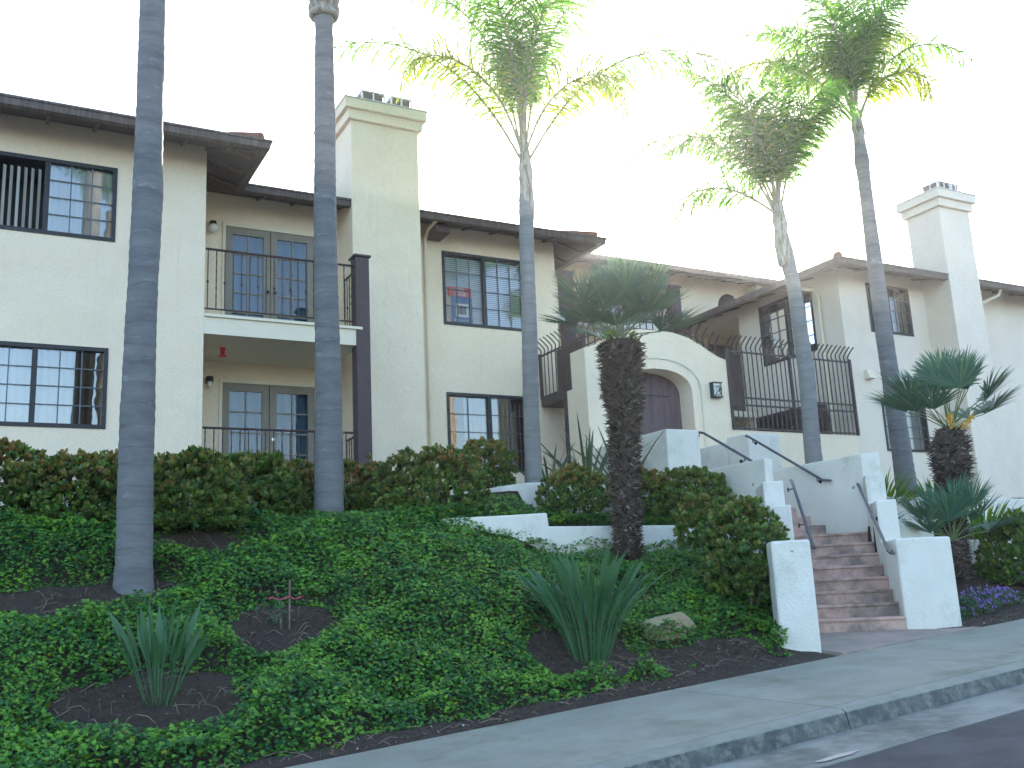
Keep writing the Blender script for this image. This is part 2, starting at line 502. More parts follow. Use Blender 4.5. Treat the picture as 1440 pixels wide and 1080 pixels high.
def hleft(x, y):
    e, s = E_(x), S_(x)
    def a(y):   # far left profile
        return pw(y, [(e - .05, s - .01), (e + .45, s + .07), (e + 1.1, s + .36), (11.3, .40), (11.5, .55), (12.0, .93), (12.5, 1.00), (13, 1.05), (14.5, 1.32)])
    def b(y):   # x = 4.4
        return pw(y, [(e - .05, s - .01), (e + .45, s + .07), (e + 1.1, s + .36), (11.0, .62), (11.6, .86), (12.0, .93), (12.5, 1.00), (13, 1.1), (14.5, 1.35)])
    def b2(y):
        return pw(y, [(e - .05, s - .01), (e + .45, s + .07), (e + 1.1, s + .36), (11.0, .62), (11.40, .74), (11.54, .92), (12.0, .97), (12.5, 1.10), (13, 1.4), (14.5, 1.5)])
    def c(y):   # x >= 6.75
        return pw(y, [(e - .05, s - .01), (e + .45, s + .06), (e + 1.1, s + .30), (11.38, .44), (11.45, .80), (12.58, .92), (12.64, 1.50), (14.5, 1.56)])
    if x < 2.6: return a(y)
    if x < 4.4: return lerp(a(y), b(y), sm((x - 2.6) / 1.8))
    if x < 5.4: return lerp(b(y), b2(y), (x - 4.4))
    if x < 6.75: return lerp(b2(y), c(y), (x - 5.4) / 1.35)
    return c(y)
def hright(x, y):
    e, s = E_(x), S_(x)
    base = s - .01 + .27 * max(0, y - e - .05)
    if x < 12.45:
        return base if y < 9.9 else pw(y, [(9.9, base), (9.96, .70), (11.58, .85), (11.66, 1.5), (14.5, 1.62)])
    if x < 13.25:
        return pw(y, [(9.6, s + .27 * (9.6 - e)), (10.4, .30), (11.58, .75), (11.66, 1.5), (14.5, 1.62)]) if y > 9.6 else base
    return base if y < 10.4 else pw(y, [(10.4, base), (10.46, .48), (11.58, .62), (11.66, 1.22), (14.5, 1.5)])
def hgt(x, y):
    if y > 14.5: return 1.5
    if y < E_(x) - .04:
        return S_(x) - (.16 if y > E_(x) - 2.1 else .5)
    xl, xr = xL(y), xR(y)
    if y > 8.0 and xl < x < xr or (y <= 8.71 and 8.4 < x < 10.3):
        return S_(x) - .06 if y < 8.9 else -.9
    return hleft(x, y) if x <= xl else hright(x, y)
def gz(x, y):
    n = noise.noise(Vector((x * 1.3, y * 1.3, 0))) * .05 + noise.noise(Vector((x * 4, y * 4, 3))) * .018
    h = hgt(x, y)
    if E_(x) + .1 < y < 14.3: h += n * sm((y - E_(x)) / .6)
    return h

xs = [-300, -120, -60, -30, -20, -14, -10, -7, -5] + list(np.arange(-4, 18.01, .13)) + [20, 23, 27, 33, 45, 80, 160, 300]
ys = [-300, -120, -60, -30, -15, -8, -3, 1, 3, 4.5, 5.6, 6.4] + list(np.arange(7.0, 11.36, .11)) + [11.38, 11.44, 11.5, 11.56, 11.64, 11.72, 11.8, 11.9, 12, 12.1, 12.2, 12.3, 12.4, 12.5, 12.57, 12.64, 12.7, 12.8, 13, 13.2, 13.4, 13.6, 13.8, 14, 14.2, 14.4, 14.6, 17, 21, 30, 60, 120, 300]
g = MB()
for y in ys:
    for x in xs: g.v.append((x, y, gz(x, y)))
nx = len(xs)
for j in range(len(ys) - 1):
    for i in range(nx - 1):
        k = j * nx + i
        g.f.append((k, k + 1, k + nx + 1, k + nx))
tag(build('ground', g, M_soil, smooth=True), 'bare brown soil of the sloping planted bank', 'ground', kind='structure')

# street frame
DS = Vector((math.cos(R(3.6)), math.sin(R(3.6)), .058))
NS = Vector((-math.sin(R(3.6)), math.cos(R(3.6)), 0))
OS = Vector((6.1, 7.96, -.955))
def st(a, c, z=0):
    p = OS + DS * a + NS * c
    return (p.x, p.y, p.z + z)
def strip(mb, a0, a1, c0, c1, z0, z1, th=.12):
    # c0 < c1 (c towards house), z at c0 / c1
    mb.add([st(a0, c0, z0), st(a1, c0, z0), st(a1, c1, z1), st(a0, c1, z1), st(a0, c0, z0 - th), st(a1, c0, z0 - th), st(a1, c1, z1 - th), st(a0, c1, z1 - th)],
           [(0, 1, 2, 3), (7, 6, 5, 4), (0, 4, 5, 1), (1, 5, 6, 2), (2, 6, 7, 3), (3, 7, 4, 0)])
joints = [-40, -33, -28, -23.3, -18.6, -13.9, -9.3, -4.75, -.15, 3.0, 6.3, 9.6, 13, 16.5, 20, 25, 30]
sw = MB()
for a0, a1 in zip(joints, joints[1:]):
    strip(sw, a0 + .009, a1 - .009, -1.88, 0, -.035, 0)
tag(build('sidewalk', sw, M_conc, bevel=.008), 'pale concrete sidewalk climbing to the right', 'sidewalk', kind='structure')
def kerb_mat():
    m, n, l, b = newmat('kerb_worn')
    v = coords(n, l)
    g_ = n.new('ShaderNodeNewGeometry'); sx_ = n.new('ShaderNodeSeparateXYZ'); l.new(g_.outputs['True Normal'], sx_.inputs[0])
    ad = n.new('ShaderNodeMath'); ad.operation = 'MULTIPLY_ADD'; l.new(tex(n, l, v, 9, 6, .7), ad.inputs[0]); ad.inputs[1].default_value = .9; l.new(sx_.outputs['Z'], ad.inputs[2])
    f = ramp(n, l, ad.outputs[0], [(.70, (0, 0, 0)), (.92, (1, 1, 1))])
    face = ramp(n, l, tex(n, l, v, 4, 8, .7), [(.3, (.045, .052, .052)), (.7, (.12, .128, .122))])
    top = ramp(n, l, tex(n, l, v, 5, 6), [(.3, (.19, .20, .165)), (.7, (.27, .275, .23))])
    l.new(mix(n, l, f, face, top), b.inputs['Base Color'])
    b.inputs['Roughness'].default_value = .85
    bump(n, l, tex(n, l, v, 50, 5), b, .6, .006)
    return m
M_kerb = kerb_mat()
kb = MB()
kj = [-40, -30, -20, -12, -6.2, -.15, .45 + 2.4, 9, 15, 22, 30]
for a0, a1 in zip(kj, kj[1:]):
    a0 += .004; a1 -= .004
    prof = [(-2.11, -.23), (-2.09, -.19), (-2.05, -.06), (-2.02, -.043), (-1.886, -.037), (-1.886, -.23)]
    n = len(prof)
    kb.add([st(a0, c, z) for c, z in prof] + [st(a1, c, z) for c, z in prof], [tuple(range(n)), tuple(range(2 * n - 1, n - 1, -1))] + [(i, (i + 1) % n, n + (i + 1) % n, n + i)[::-1] for i in range(n)])
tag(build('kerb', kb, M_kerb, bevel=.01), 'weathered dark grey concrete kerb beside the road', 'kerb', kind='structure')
gt = MB()
for a0, a1 in zip(kj, kj[1:]):
    strip(gt, a0 + .003, a1 - .003, -2.72, -2.105, -.198, -.185)
tag(build('gutter', gt, M_gutter), 'concrete street gutter below the kerb', 'gutter', kind='structure')
rd = MB()
strip(rd, -60, 60, -12, -2.70, -.10, -.206)
tag(build('road', rd, M_asph), 'dark asphalt road at the bottom right', 'road', kind='structure')
fs_ = MB(); strip(fs_, -60, 60, -14, -12.01, .02, .02)
tag(build('far_sidewalk', fs_, M_conc), 'sidewalk on the near side of the street', 'sidewalk', kind='structure')
ap = MB()
ap.prism([(8.43, 8.118), (10.95, 8.272), (10.45, 8.47), (10.145, 8.70), (9.05, 9.66), (8.43, 8.9)],
         -1.0, [-.80, -.665, -.665, -.655, -.665, -.74])
tag(build('path', ap, surf('apron_concrete', (.30, .22, .19), (.38, .29, .25), 5, .85, 90, .5, .003, (.25, .22, .19), 1.5)), 'reddish concrete apron at the foot of the stairs', 'path', kind='structure')

# ------------------------------------------------------------------ windows and doors
def window(parent, a0, a1, z0, z1, place, label=None, cover='curtain', muntin=(3, 4), mull=.5, spans=None, left=None):
    """sliding window, place(a, z, d) as above; d grows inwards"""
    def bx(mb, x0, x1, y0, y1, d0, d1):
        p = [place(x, z, d) for d in (d0, d1) for x, z in ((x0, y0), (x1, y0), (x1, y1), (x0, y1))]
        mb.add(p, [(0, 1, 2, 3), (7, 6, 5, 4), (0, 4, 5, 1), (1, 5, 6, 2), (2, 6, 7, 3), (3, 7, 4, 0)])
    fr = MB(); t = .045
    bx(fr, a0 - .012, a1 + .012, z1 - t, z1 + .012, -.014, .10)
    bx(fr, a0 - .012, a1 + .012, z0 - .012, z0 + t, -.014, .10)
    bx(fr, a0 - .012, a0 + t, z0 + t, z1 - t, -.014, .10)
    bx(fr, a1 - t, a1 + .012, z0 + t, z1 - t, -.014, .10)
    w = build('window', fr, M_bronze, parent)
    if label: w['label'] = label
    am = a0 + (a1 - a0) * mull
    m = MB(); bx(m, am - .035, am + .035, z0 + t, z1 - t, .0, .07)
    build('mullion', m, M_bronze, w)
    for k, (x0, x1, d) in enumerate(((a0 + t, am - .035, .06), (am + .035, a1 - t, .035))):
        if k == 0 and left == 'open': continue
        gl = MB().add([place(x0, z0 + t, d), place(x1, z0 + t, d), place(x1, z1 - t, d), place(x0, z1 - t, d)], [(0, 1, 2, 3)])
        build('pane', gl, M_glass_s if (k == 0 and left == 'screen') else M_glass, w)
    if muntin:
        mm = MB()
        for x0, x1, d in ((a0 + t, am - .035, .040), (am + .035, a1 - t, .012))[1 if left == 'open' else 0:]:
            for i in range(1, muntin[0]):
                x = lerp(x0, x1, i / muntin[0]); bx(mm, x - .008, x + .008, z0 + t, z1 - t, d + .001, d + .013)
            for i in range(1, muntin[1]):
                z = lerp(z0 + t, z1 - t, i / muntin[1]); bx(mm, x0, x1, z - .007, z + .007, d + .0, d + .0115)
        build('muntin', mm, M_muntin, w)
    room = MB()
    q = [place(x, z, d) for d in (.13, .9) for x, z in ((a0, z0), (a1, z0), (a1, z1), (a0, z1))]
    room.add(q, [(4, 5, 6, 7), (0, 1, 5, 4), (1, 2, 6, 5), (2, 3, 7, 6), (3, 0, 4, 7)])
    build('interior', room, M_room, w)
    for s0, s1, kind in (spans or [(0, 1, cover)]):
        x0, x1 = lerp(a0 + .05, a1 - .05, s0), lerp(a0 + .05, a1 - .05, s1)
        c = MB()
        if kind == 'slats':
            n = max(2, int((x1 - x0) / .085))
            for i in range(n):
                x = lerp(x0, x1, (i + .5) / n)
                p = [place(x - .018, z0 + .05, .11), place(x + .022, z0 + .05, .15), place(x + .022, z1 - .12, .15), place(x - .018, z1 - .12, .11)]
                c.add(p, [(0, 1, 2, 3)])
            build('vertical_blind', c, M_vblind, w)
        elif kind in ('curtain', 'tan', 'blue'):
            n = max(6, int((x1 - x0) / .02)); vs = []
            for i in range(n + 1):
                x = lerp(x0, x1, i / n); d = .125 + .016 * math.sin(x * 55) + .008 * math.sin(x * 23)
                vs += [place(x, z0 + .05, d), place(x, z1 - .05, d)]
            c.add(vs, [(2 * i, 2 * i + 2, 2 * i + 3, 2 * i + 1) for i in range(n)])
            build('curtain', c, {'curtain': M_curtain, 'tan': M_tan, 'blue': M_doorcurt}[kind], w, smooth=True)
        elif kind == 'hslats':
            n = int((z1 - z0 - .1) / .04)
            for i in range(n):
                z = z0 + .06 + i * .04
                c.add([place(x0, z, .12), place(x1, z, .12), place(x1, z + .037, .135), place(x0, z + .037, .135)], [(0, 1, 2, 3)])
            build('horizontal_blind', c, M_hblind, w)
    return w

def french_doors(parent, x0, x1, z0, z1, y, lower):
    fr = MB(); t = .05
    fr.box((x0 - t, y - .03, z0), (x0, y + .06, z1 + t)); fr.box((x1, y - .03, z0), (x1 + t, y + .06, z1 + t))
    fr.box((x0, y - .03, z1), (x1, y + .06, z1 + t))
    build('door_trim', fr, M_trim, parent)
    xm = (x0 + x1) / 2
    for k, (a, b) in enumerate(((x0 + .004, xm - .006), (xm + .006, x1 - .004))):
        d = MB(); st_, top = .115, .13
        yy, yb = y - .005, y + .04
        g0, g1, h0, h1 = a + st_, b - st_, z0 + .24, z1 - top
        d.box((a, yy, z0 + .01), (g0, yb, z1 - .004)); d.box((g1, yy, z0 + .01), (b, yb, z1 - .004))
        d.box((g0, yy, z0 + .01), (g1, yb, h0)); d.box((g0, yy, h1), (g1, yb, z1 - .004))
        dr = build('french_door', d, M_taupe, parent)
        gm = MB(); xc = (g0 + g1) / 2
        gm.box((xc - .011, yy + .004, h0), (xc + .011, yb - .004, h1))
        for i in range(1, 5):
            z = lerp(h0, h1, i / 5)
            gm.box((g0, yy + .006, z - .011), (xc - .011, yb - .006, z + .011)); gm.box((xc + .011, yy + .006, z - .011), (g1, yb - .006, z + .011))
        build('glazing_bar', gm, M_taupe, dr)
        gp = MB().add([(g0, y + .018, h0), (g1, y + .018, h0), (g1, y + .018, h1), (g0, y + .018, h1)], [(0, 1, 2, 3)])
        build('pane', gp, M_glass_d, dr)
        hx = b - .055 if k == 0 else a + .055
        hd = MB().tube([(hx, yy, z0 + .98), (hx, yy - .045, z0 + .98)], .012)
        hd.ball((hx, yy - .055, z0 + .98), .028)
        build('handle', hd, M_black if not lower else M_brass, dr, smooth=True)
        if lower and k == 1:
            dk = MB().tube([(hx, yy, z0 + 1.18), (hx, yy - .025, z0 + 1.18)], .03, 12)
            build('deadbolt', dk, M_brass, dr)
    c = MB(); vs = []
    n = 60
    for i in range(n + 1):
        x = lerp(x0, x1, i / n); vs += [(x, y + .14 + .012 * math.sin(x * 40), z0), (x, y + .14 + .012 * math.sin(x * 40), z1)]
    c.add(vs, [(2 * i, 2 * i + 2, 2 * i + 3, 2 * i + 1) for i in range(n)])
    build('door_curtain', c, M_doorcurt, parent, smooth=True)

def railing(parent, p0, p1, zb, zt, knuckle=True, name='railing'):
    p0 = Vector((*p0, 0)); p1 = Vector((*p1, 0)); L = (p1 - p0).length
    z = lambda h: Vector((0, 0, h))
    m = MB().tube([p0 + z(zt), p1 + z(zt)], .019, 6).tube([p0 + z(zb), p1 + z(zb)], .014, 6)
    rl = build(name, m, M_iron, parent)
    n = int(L / .125)
    for i in range(n + 1):
        p = p0.lerp(p1, (i + .3) / (n + .6))
        b = MB()
        if i % 2 == 0 and knuckle:
            zm = lerp(zb, zt, .45)
            b.tube([p + z(zb), p + z(zm - .03), p + z(zm), p + z(zm + .03), p + z(zt)], [.0085, .0085, .021, .0085, .0085], 6)
        else:
            b.tube([p + z(zb + (zt - zb) * j / 14) for j in range(15)], [.0085 + .003 * (j % 2) for j in range(15)], 5)
        build('baluster', b, M_iron, rl)
    return rl

def gutter_run(parent, pts, zt, name='gutter'):
    """pts: xy path, outside on the right-hand side when walking"""
    m = MB()
    prof = [(-.02, 0), (.12, 0), (.12, -.035), (.10, -.04), (.09, -.13), (-.02, -.13)]
    P = [Vector((*p, 0)) for p in pts]
    n = len(prof); k = 0
    rings = []
    for i, p in enumerate(P):
        d0 = (P[i] - P[i - 1]).normalized() if i else (P[1] - P[0]).normalized()
        d1 = (P[i + 1] - P[i]).normalized() if i < len(P) - 1 else d0
        o0 = Vector((d0.y, -d0.x, 0)); o1 = Vector((d1.y, -d1.x, 0))
        o = (o0 + o1); o = o / max(.3, o.dot(o0)) if i not in (0, len(P) - 1) else o0
        for c, h in prof: m.v.append(tuple(p + o * c + Vector((0, 0, zt + h))))
    for i in range(len(P) - 1):
        for j in range(n):
            q = (j + 1) % n
            m.f.append((i * n + j, i * n + q, (i + 1) * n + q, (i + 1) * n + j))
    m.f.append(tuple(range(n - 1, -1, -1))); m.f.append(tuple((len(P) - 1) * n + j for j in range(n)))
    return build(name, m, M_fascia, parent)

def slab_poly(mb, pts, th=.10):
    n = len(pts)
    vs = [Vector(p) for p in pts] + [Vector(p) - Vector((0, 0, th)) for p in pts]
    mb.add(vs, [tuple(range(n)), tuple(range(2 * n - 1, n - 1, -1))] + [(i, n + i, n + (i + 1) % n, (i + 1) % n) for i in range(n)])

def rafter(parent, x, y, dx, dy, z, slope, L=.72):
    # board below the roof sheet running inwards along (dx, dy)
    a = Vector((x, y, z)); d = Vector((dx, dy, slope)); s = Vector((-dy, dx, 0)) * .022
    p = [a + s, a - s, a - s + d * L, a + s + d * L]
    vs = [q + d * .04 + Vector((0, 0, -.10)) for q in p] + [q + d * .04 + Vector((0, 0, -.135)) for q in p]
    m = MB().add(vs, [(0, 1, 2, 3), (7, 6, 5, 4), (0, 4, 5, 1), (1, 5, 6, 2), (2, 6, 7, 3), (3, 7, 4, 0)])
    build('rafter', m, M_fascia, parent)

def hip_tiles(parent, a, b, n, rad=.09):
    a, b = Vector(a), Vector(b)
    for i in range(n):
        p, q = a.lerp(b, i / n), a.lerp(b, (i + 1.25) / n)
        m = MB().tube([p + Vector((0, 0, .02)), q + Vector((0, 0, .05))], rad, 10, True, rad * .8)
        build('ridge_tile', m, M_tile, parent, smooth=False)

def chimney(parent, x0, x1, y0, y1, z0, z1, zc, mat, vents):
    ch = build('chimney', MB().box((x0, y0, z0), (x1, y1, z1)), mat, parent, bevel=.012)
    c = MB(); h = (zc - z1) / 2
    c.box((x0 - .07, y0 - .07, z1), (x1 + .07, y1 + .07, z1 + h)); c.box((x0 - .14, y0 - .14, z1 + h), (x1 + .14, y1 + .14, zc))
    build('cornice', c, mat, ch, bevel=.01)
    build('flashing', MB().box((x0 - .155, y0 - .155, zc + .002), (x1 + .155, y1 + .155, zc + .022)), M_metal, ch)
    for vx, wd in vents:
        v = MB(); h = .27
        v.box((vx, y0 + .02, zc + .024), (vx + wd, y0 + .5, zc + .05)); v.box((vx, y0 + .02, zc + h), (vx + wd, y0 + .5, zc + h + .02))
        for k in range(3):
            v.box((vx + (wd - .03) * k / 2, y0 + .022, zc + .05), (vx + (wd - .03) * k / 2 + .03, y0 + .05, zc + h))
        for k in range(3):
            v.box((vx + .002, y0 + .055 + .19 * k, zc + .05), (vx + .03, y0 + .075 + .19 * k, zc + h))
        build('chimney_vent', v, M_steel_w, ch)
        build('spark_screen', MB().box((vx + .035, y0 + .06, zc + .05), (vx + wd - .035, y0 + .47, zc + h)), M_soffit, ch)
    return ch

D1, D2 = 14.44, 16.10
# ------------------------------------------------------------------ left building
LB = thing('apartment_building', 'two-storey cream stucco building on the left with recessed balconies and a broad plain chimney', 'building', (3, D1, 1.3))
build('wall', sheet_with_holes(-8, 2.77, .5, 6.97, [(-.33, 1.49, 5.26, 6.38), (-.37, 1.46, 2.52, 3.65), (-5.5, -3.6, 5.26, 6.38), (-5.5, -3.6, 2.5, 3.65)], front(D1)), M_stucco, LB)
window(LB, -.33, 1.49, 5.26, 6.38, front(D1), 'upper left window with dark blinds behind its left half', mull=.5, spans=[(0, .47, 'slats'), (.5, 1, 'curtain')], left='open')
window(LB, -.37, 1.46, 2.52, 3.65, front(D1), 'lower left window with white sheer curtains and a tan drape', spans=[(0, .80, 'curtain'), (.8, .95, 'tan')], muntin=(3, 4))
window(LB, -5.5, -3.6, 5.26, 6.38, front(D1)); window(LB, -5.5, -3.6, 2.5, 3.65, front(D1))
sw_ = MB()
sw_.add([(2.77, D1, .5), (2.77, D2, .5), (2.77, D2, 6.97), (2.77, D1, 6.97)], [(0, 1, 2, 3)])
sw_.add([(9.95, D2, .5), (9.95, 23, .5), (9.95, 23, 6.97), (9.95, D2, 6.97)], [(0, 1, 2, 3)])
sw_.add([(-8, D1, .5), (-8, 23, .5), (-8, 23, 6.97), (-8, D1, 6.97)], [(3, 2, 1, 0)])
sw_.add([(-8, 23, .5), (9.95, 23, .5), (9.95, 23, 6.97), (-8, 23, 6.97)], [(3, 2, 1, 0)])
build('wall', sw_, M_stucco, LB)
build('wall', sheet_with_holes(2.77, 9.95, .5, 6.97, [(3.42, 4.96, 4.28, 6.38), (3.40, 4.96, 1.53, 3.64), (7.46, 9.22, 5.01, 6.44), (7.46, 9.22, 2.26, 3.69)], front(D2)), M_stucco, LB)
window(LB, 7.46, 9.22, 5.01, 6.44, front(D2), 'upper window with the lease sign', mull=.5, cover='hslats', muntin=(3, 4), left='screen')
window(LB, 7.46, 9.22, 2.26, 3.69, front(D2), 'tall lower window with white curtains and vertical blinds', spans=[(0, .06, 'curtain'), (.2, .66, 'curtain'), (.68, 1, 'slats')], muntin=(2, 4))
french_doors(LB, 3.42, 4.96, 4.28, 6.38, D2, False)
french_doors(LB, 3.40, 4.96, 1.53, 3.64, D2, True)
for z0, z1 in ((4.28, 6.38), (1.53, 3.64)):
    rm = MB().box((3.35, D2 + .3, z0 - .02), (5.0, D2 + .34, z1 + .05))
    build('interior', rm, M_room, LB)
ch = chimney(LB, 5.40, 6.68, 15.29, 16.35, .6, 8.36, 8.72, M_stucco, ((5.62, .45), (6.18, .42)))
# balcony slab and patio floor
bs = MB(); bs.box((2.77, 14.425, 3.99), (5.20, D2, 4.25)); 
bl = build('balcony', bs, M_trim, LB)
build('balcony_edge', MB().box((2.772, 14.39, 4.252), (5.23, D2 - .002, 4.295)), M_trim, bl)
build('patio_floor', MB().box((2.772, 14.41, .6), (5.24, D2 - .002, 1.52)), M_conc, LB)
pm = MB().box((5.13, 14.40, .7), (5.36, 14.64, 5.48)); pm.box((5.10, 14.37, 5.48), (5.39, 14.67, 5.515))
build('post', pm, M_brown, LB, bevel=.006)
railing(LB, (2.79, 14.50), (5.13, 14.50), 4.40, 5.34)
railing(LB, (5.235, 14.64), (5.235, 15.28), 4.40, 5.34)
railing(LB, (2.79, 14.50), (5.13, 14.50), 1.70, 2.59, False)
railing(LB, (5.235, 14.64), (5.235, 15.28), 1.70, 2.59, False)
ds_ = MB().tube([(7.10, 16.05, .9), (7.10, 16.05, 6.6), (7.10, 15.9, 6.75), (7.10, 15.5, 6.8)], .035, 8)
build('downspout', ds_, M_trim, LB)
# roof
zg = 6.87; sl = .28
rf = MB()
slab_poly(rf, [(-9, 13.76, zg), (3.45, 13.76, zg), (-1.05, 18.26, zg + 4.5 * sl), (-9, 18.26, zg + 4.5 * sl)])
slab_poly(rf, [(3.45, 13.76, zg), (3.45, 15.43, zg), (-.55, 19.4, zg + 4 * sl), (-1.05, 18.26, zg + 4.5 * sl)])
slab_poly(rf, [(3.45, 15.43, zg), (10.61, 15.43, zg), (6.64, 19.4, zg + 3.97 * sl), (-.52, 19.4, zg + 3.97 * sl)])
slab_poly(rf, [(10.61, 15.43, zg), (10.61, 23.5, zg), (6.64, 23.5, zg + 3.97 * sl), (6.64, 19.4, zg + 3.97 * sl)])
slab_poly(rf, [(-9, 18.27, zg + 4.5 * sl), (6.66, 19.41, zg + 4 * sl), (6.66, 23.6, zg - .1), (-9, 23.6, zg - .1)])
roof = build('roof', rf, M_soffit, LB)
gutter_run(roof, [(-9, 13.75), (3.46, 13.75), (3.46, 15.42), (5.39, 15.42)], zg)
gutter_run(roof, [(6.69, 15.42), (10.62, 15.42), (10.62, 23.4)], zg)
for i in range(17): rafter(roof, -6.9 + .62 * i, 13.80, 0, 1, zg, sl)
for x in (3.95, 4.55, 5.15, 7.3, 7.9, 8.5, 9.1, 9.7): rafter(roof, x, 15.46, 0, 1, zg, sl)
for i in range(3): rafter(roof, 3.42, 14.15 + .55 * i, -1, 0, zg, sl)
for i in range(9): rafter(roof, 10.58, 16.0 + .62 * i, -1, 0, zg, sl)
hip = MB().tube([(3.42, 13.79, zg - .13), (2.5, 14.71, zg - .13 + .26)], .035, 4)
build('rafter', hip, M_fascia, roof)
hip_tiles(roof, (3.44, 13.78, zg + .05), (1.6, 15.6, zg + .56), 6)
hip_tiles(roof, (10.59, 15.46, zg + .05), (8.8, 17.25, zg + .56), 6)
# vents
vm = MB().box((9.06, 16.03, 4.24), (9.24, 16.099, 4.42)); vm.add([(9.06, 16.03, 4.42), (9.24, 16.03, 4.42), (9.24, 15.97, 4.24), (9.06, 15.97, 4.24), (9.06, 16.03, 4.24), (9.24, 16.03, 4.24)], [(0, 3, 2, 1), (0, 4, 3), (1, 2, 5)])
build('vent_hood', vm, M_trim, LB)
bk = MB().box((7.12, 15.6, 6.62), (7.42, D2 - .002, 6.76)); build('beam_end', bk, M_brown, LB)

# ------------------------------------------------------------------ right building
RB = thing('apartment_building', 'two-storey pale stucco building on the right with a square chimney on its front', 'building', (18, D1, 1.5))
build('wall', sheet_with_holes(16.10, 30, .3, 6.67, [(16.95, 18.28, 5.24, 6.34), (16.97, 18.32, 2.61, 3.68), (22.5, 24.2, 5.2, 6.3), (22.5, 24.2, 2.6, 3.7)], front(D1)), M_stucco_c, RB)
build('wall', sheet_with_holes(D1, 21, .8, 6.67, [(15.24, 16.92, 4.96, 6.38), (17.66, 19.6, 4.3, 6.38)], side(16.10), .12), M_stucco_c, RB)
bw = MB(); bw.add([(30, D1, .3), (30, 22, .3), (30, 22, 6.67), (30, D1, 6.67)], [(0, 1, 2, 3)]); bw.add([(16.1, 22, .3), (30, 22, .3), (30, 22, 6.67), (16.1, 22, 6.67)], [(3, 2, 1, 0)])
build('wall', bw, M_stucco_c, RB)
window(RB, 16.95, 18.28, 5.24, 6.34, front(D1), 'upper front window with dark vertical blinds', spans=[(0, .45, 'slats'), (.5, 1, 'slats')], left='open')
window(RB, 16.97, 18.32, 2.61, 3.68, front(D1), 'lower front window with horizontal blinds', cover='hslats', muntin=(3, 4), left='screen')
window(RB, 22.5, 24.2, 5.2, 6.3, front(D1)); window(RB, 22.5, 24.2, 2.6, 3.7, front(D1))
window(RB, 15.24, 16.92, 4.96, 6.38, side(16.10), 'large side window facing the courtyard', cover='slats', muntin=(3, 4), left='screen')
pc = MB(); pc.add([(16.22, 17.66, 4.3), (17.6, 17.66, 4.3), (17.6, 17.66, 6.38), (16.22, 17.66, 6.38)], [(0, 1, 2, 3)])
pc.add([(17.6, 17.66, 4.3), (17.6, 19.6, 4.3), (17.6, 19.6, 6.38), (17.6, 17.66, 6.38)], [(0, 1, 2, 3)])
pc.add([(16.22, 19.6, 4.3), (17.6, 19.6, 4.3), (17.6, 19.6, 6.38), (16.22, 19.6, 6.38)], [(0, 1, 2, 3)])
pc.add([(16.22, 17.66, 6.38), (17.6, 17.66, 6.38), (17.6, 19.6, 6.38), (16.22, 19.6, 6.38)], [(0, 1, 2, 3)])
build('porch', pc, M_stucco, RB)
build('porch_door', MB().box((16.7, 19.52, 4.3), (17.5, 19.6, 6.2)), M_brown, RB)
chimney(RB, 18.82, 19.86, 13.72, 14.62, -.2, 8.16, 8.54, M_stucco_c, ((18.95, .42), (19.4, .30)))
zc = 6.55
rf = MB()
slab_poly(rf, [(15.53, 13.84, zc), (31, 13.84, zc), (31, 17.84, zc + 4 * sl), (19.53, 17.84, zc + 4 * sl)])
slab_poly(rf, [(15.53, 22.5, zc), (15.53, 13.84, zc), (19.53, 17.84, zc + 4 * sl), (19.53, 22.5, zc + 4 * sl)])
slab_poly(rf, [(19.53, 17.85, zc + 4 * sl), (31, 17.85, zc + 4 * sl), (31, 22.5, zc - .1), (19.53, 22.5, zc - .1)])
roof = build('roof', rf, M_soffit, RB)
gutter_run(roof, [(15.52, 22.4), (15.52, 13.83), (18.81, 13.83)], zc)
gutter_run(roof, [(19.87, 13.83), (31, 13.83)], zc)
hip_tiles(roof, (15.56, 13.87, zc + .04), (17.4, 15.7, zc + .56), 6, .10)
for i in range(5): rafter(roof, 16.0 + .62 * i, 13.87, 0, 1, zc, sl)
for i in range(10): rafter(roof, 20.1 + .62 * i, 13.87, 0, 1, zc, sl)
for i in range(11): rafter(roof, 15.56, 14.5 + .62 * i, 1, 0, zc, sl)
build('downspout', MB().tube([(15.50, 15.36, 6.46), (15.60, 15.36, 6.38), (15.98, 15.05, 6.26), (16.04, 15.0, 6.15), (16.04, 15.0, 2.0)], .036, 8), M_trim, RB)
build('downspout', MB().tube([(20.75, 13.82, 6.45), (20.75, 13.9, 6.3), (20.1, 14.36, 5.98), (20.0, 14.38, 5.85), (20.0, 14.38, .9)], .036, 8), M_trim, RB)
vm = MB().box((16.55, 14.36, 4.14), (16.72, 14.439, 4.34)); vm.add([(16.55, 14.36, 4.34), (16.72, 14.36, 4.34), (16.72, 14.28, 4.14), (16.55, 14.28, 4.14), (16.55, 14.36, 4.14), (16.72, 14.36, 4.14)], [(0, 3, 2, 1), (0, 4, 3), (1, 2, 5)])
build('vent_hood', vm, M_trim, RB)
lg = MB().box((20.15, 14.1, .9), (20.2, 14.38, 1.60)); lg.box((20.15, 14.1, 1.58), (20.85, 14.42, 1.63)); lg.box((20.80, 14.1, .9), (20.85, 14.38, 1.58))
build('crawl_hatch', lg, M_stucco_c, RB)

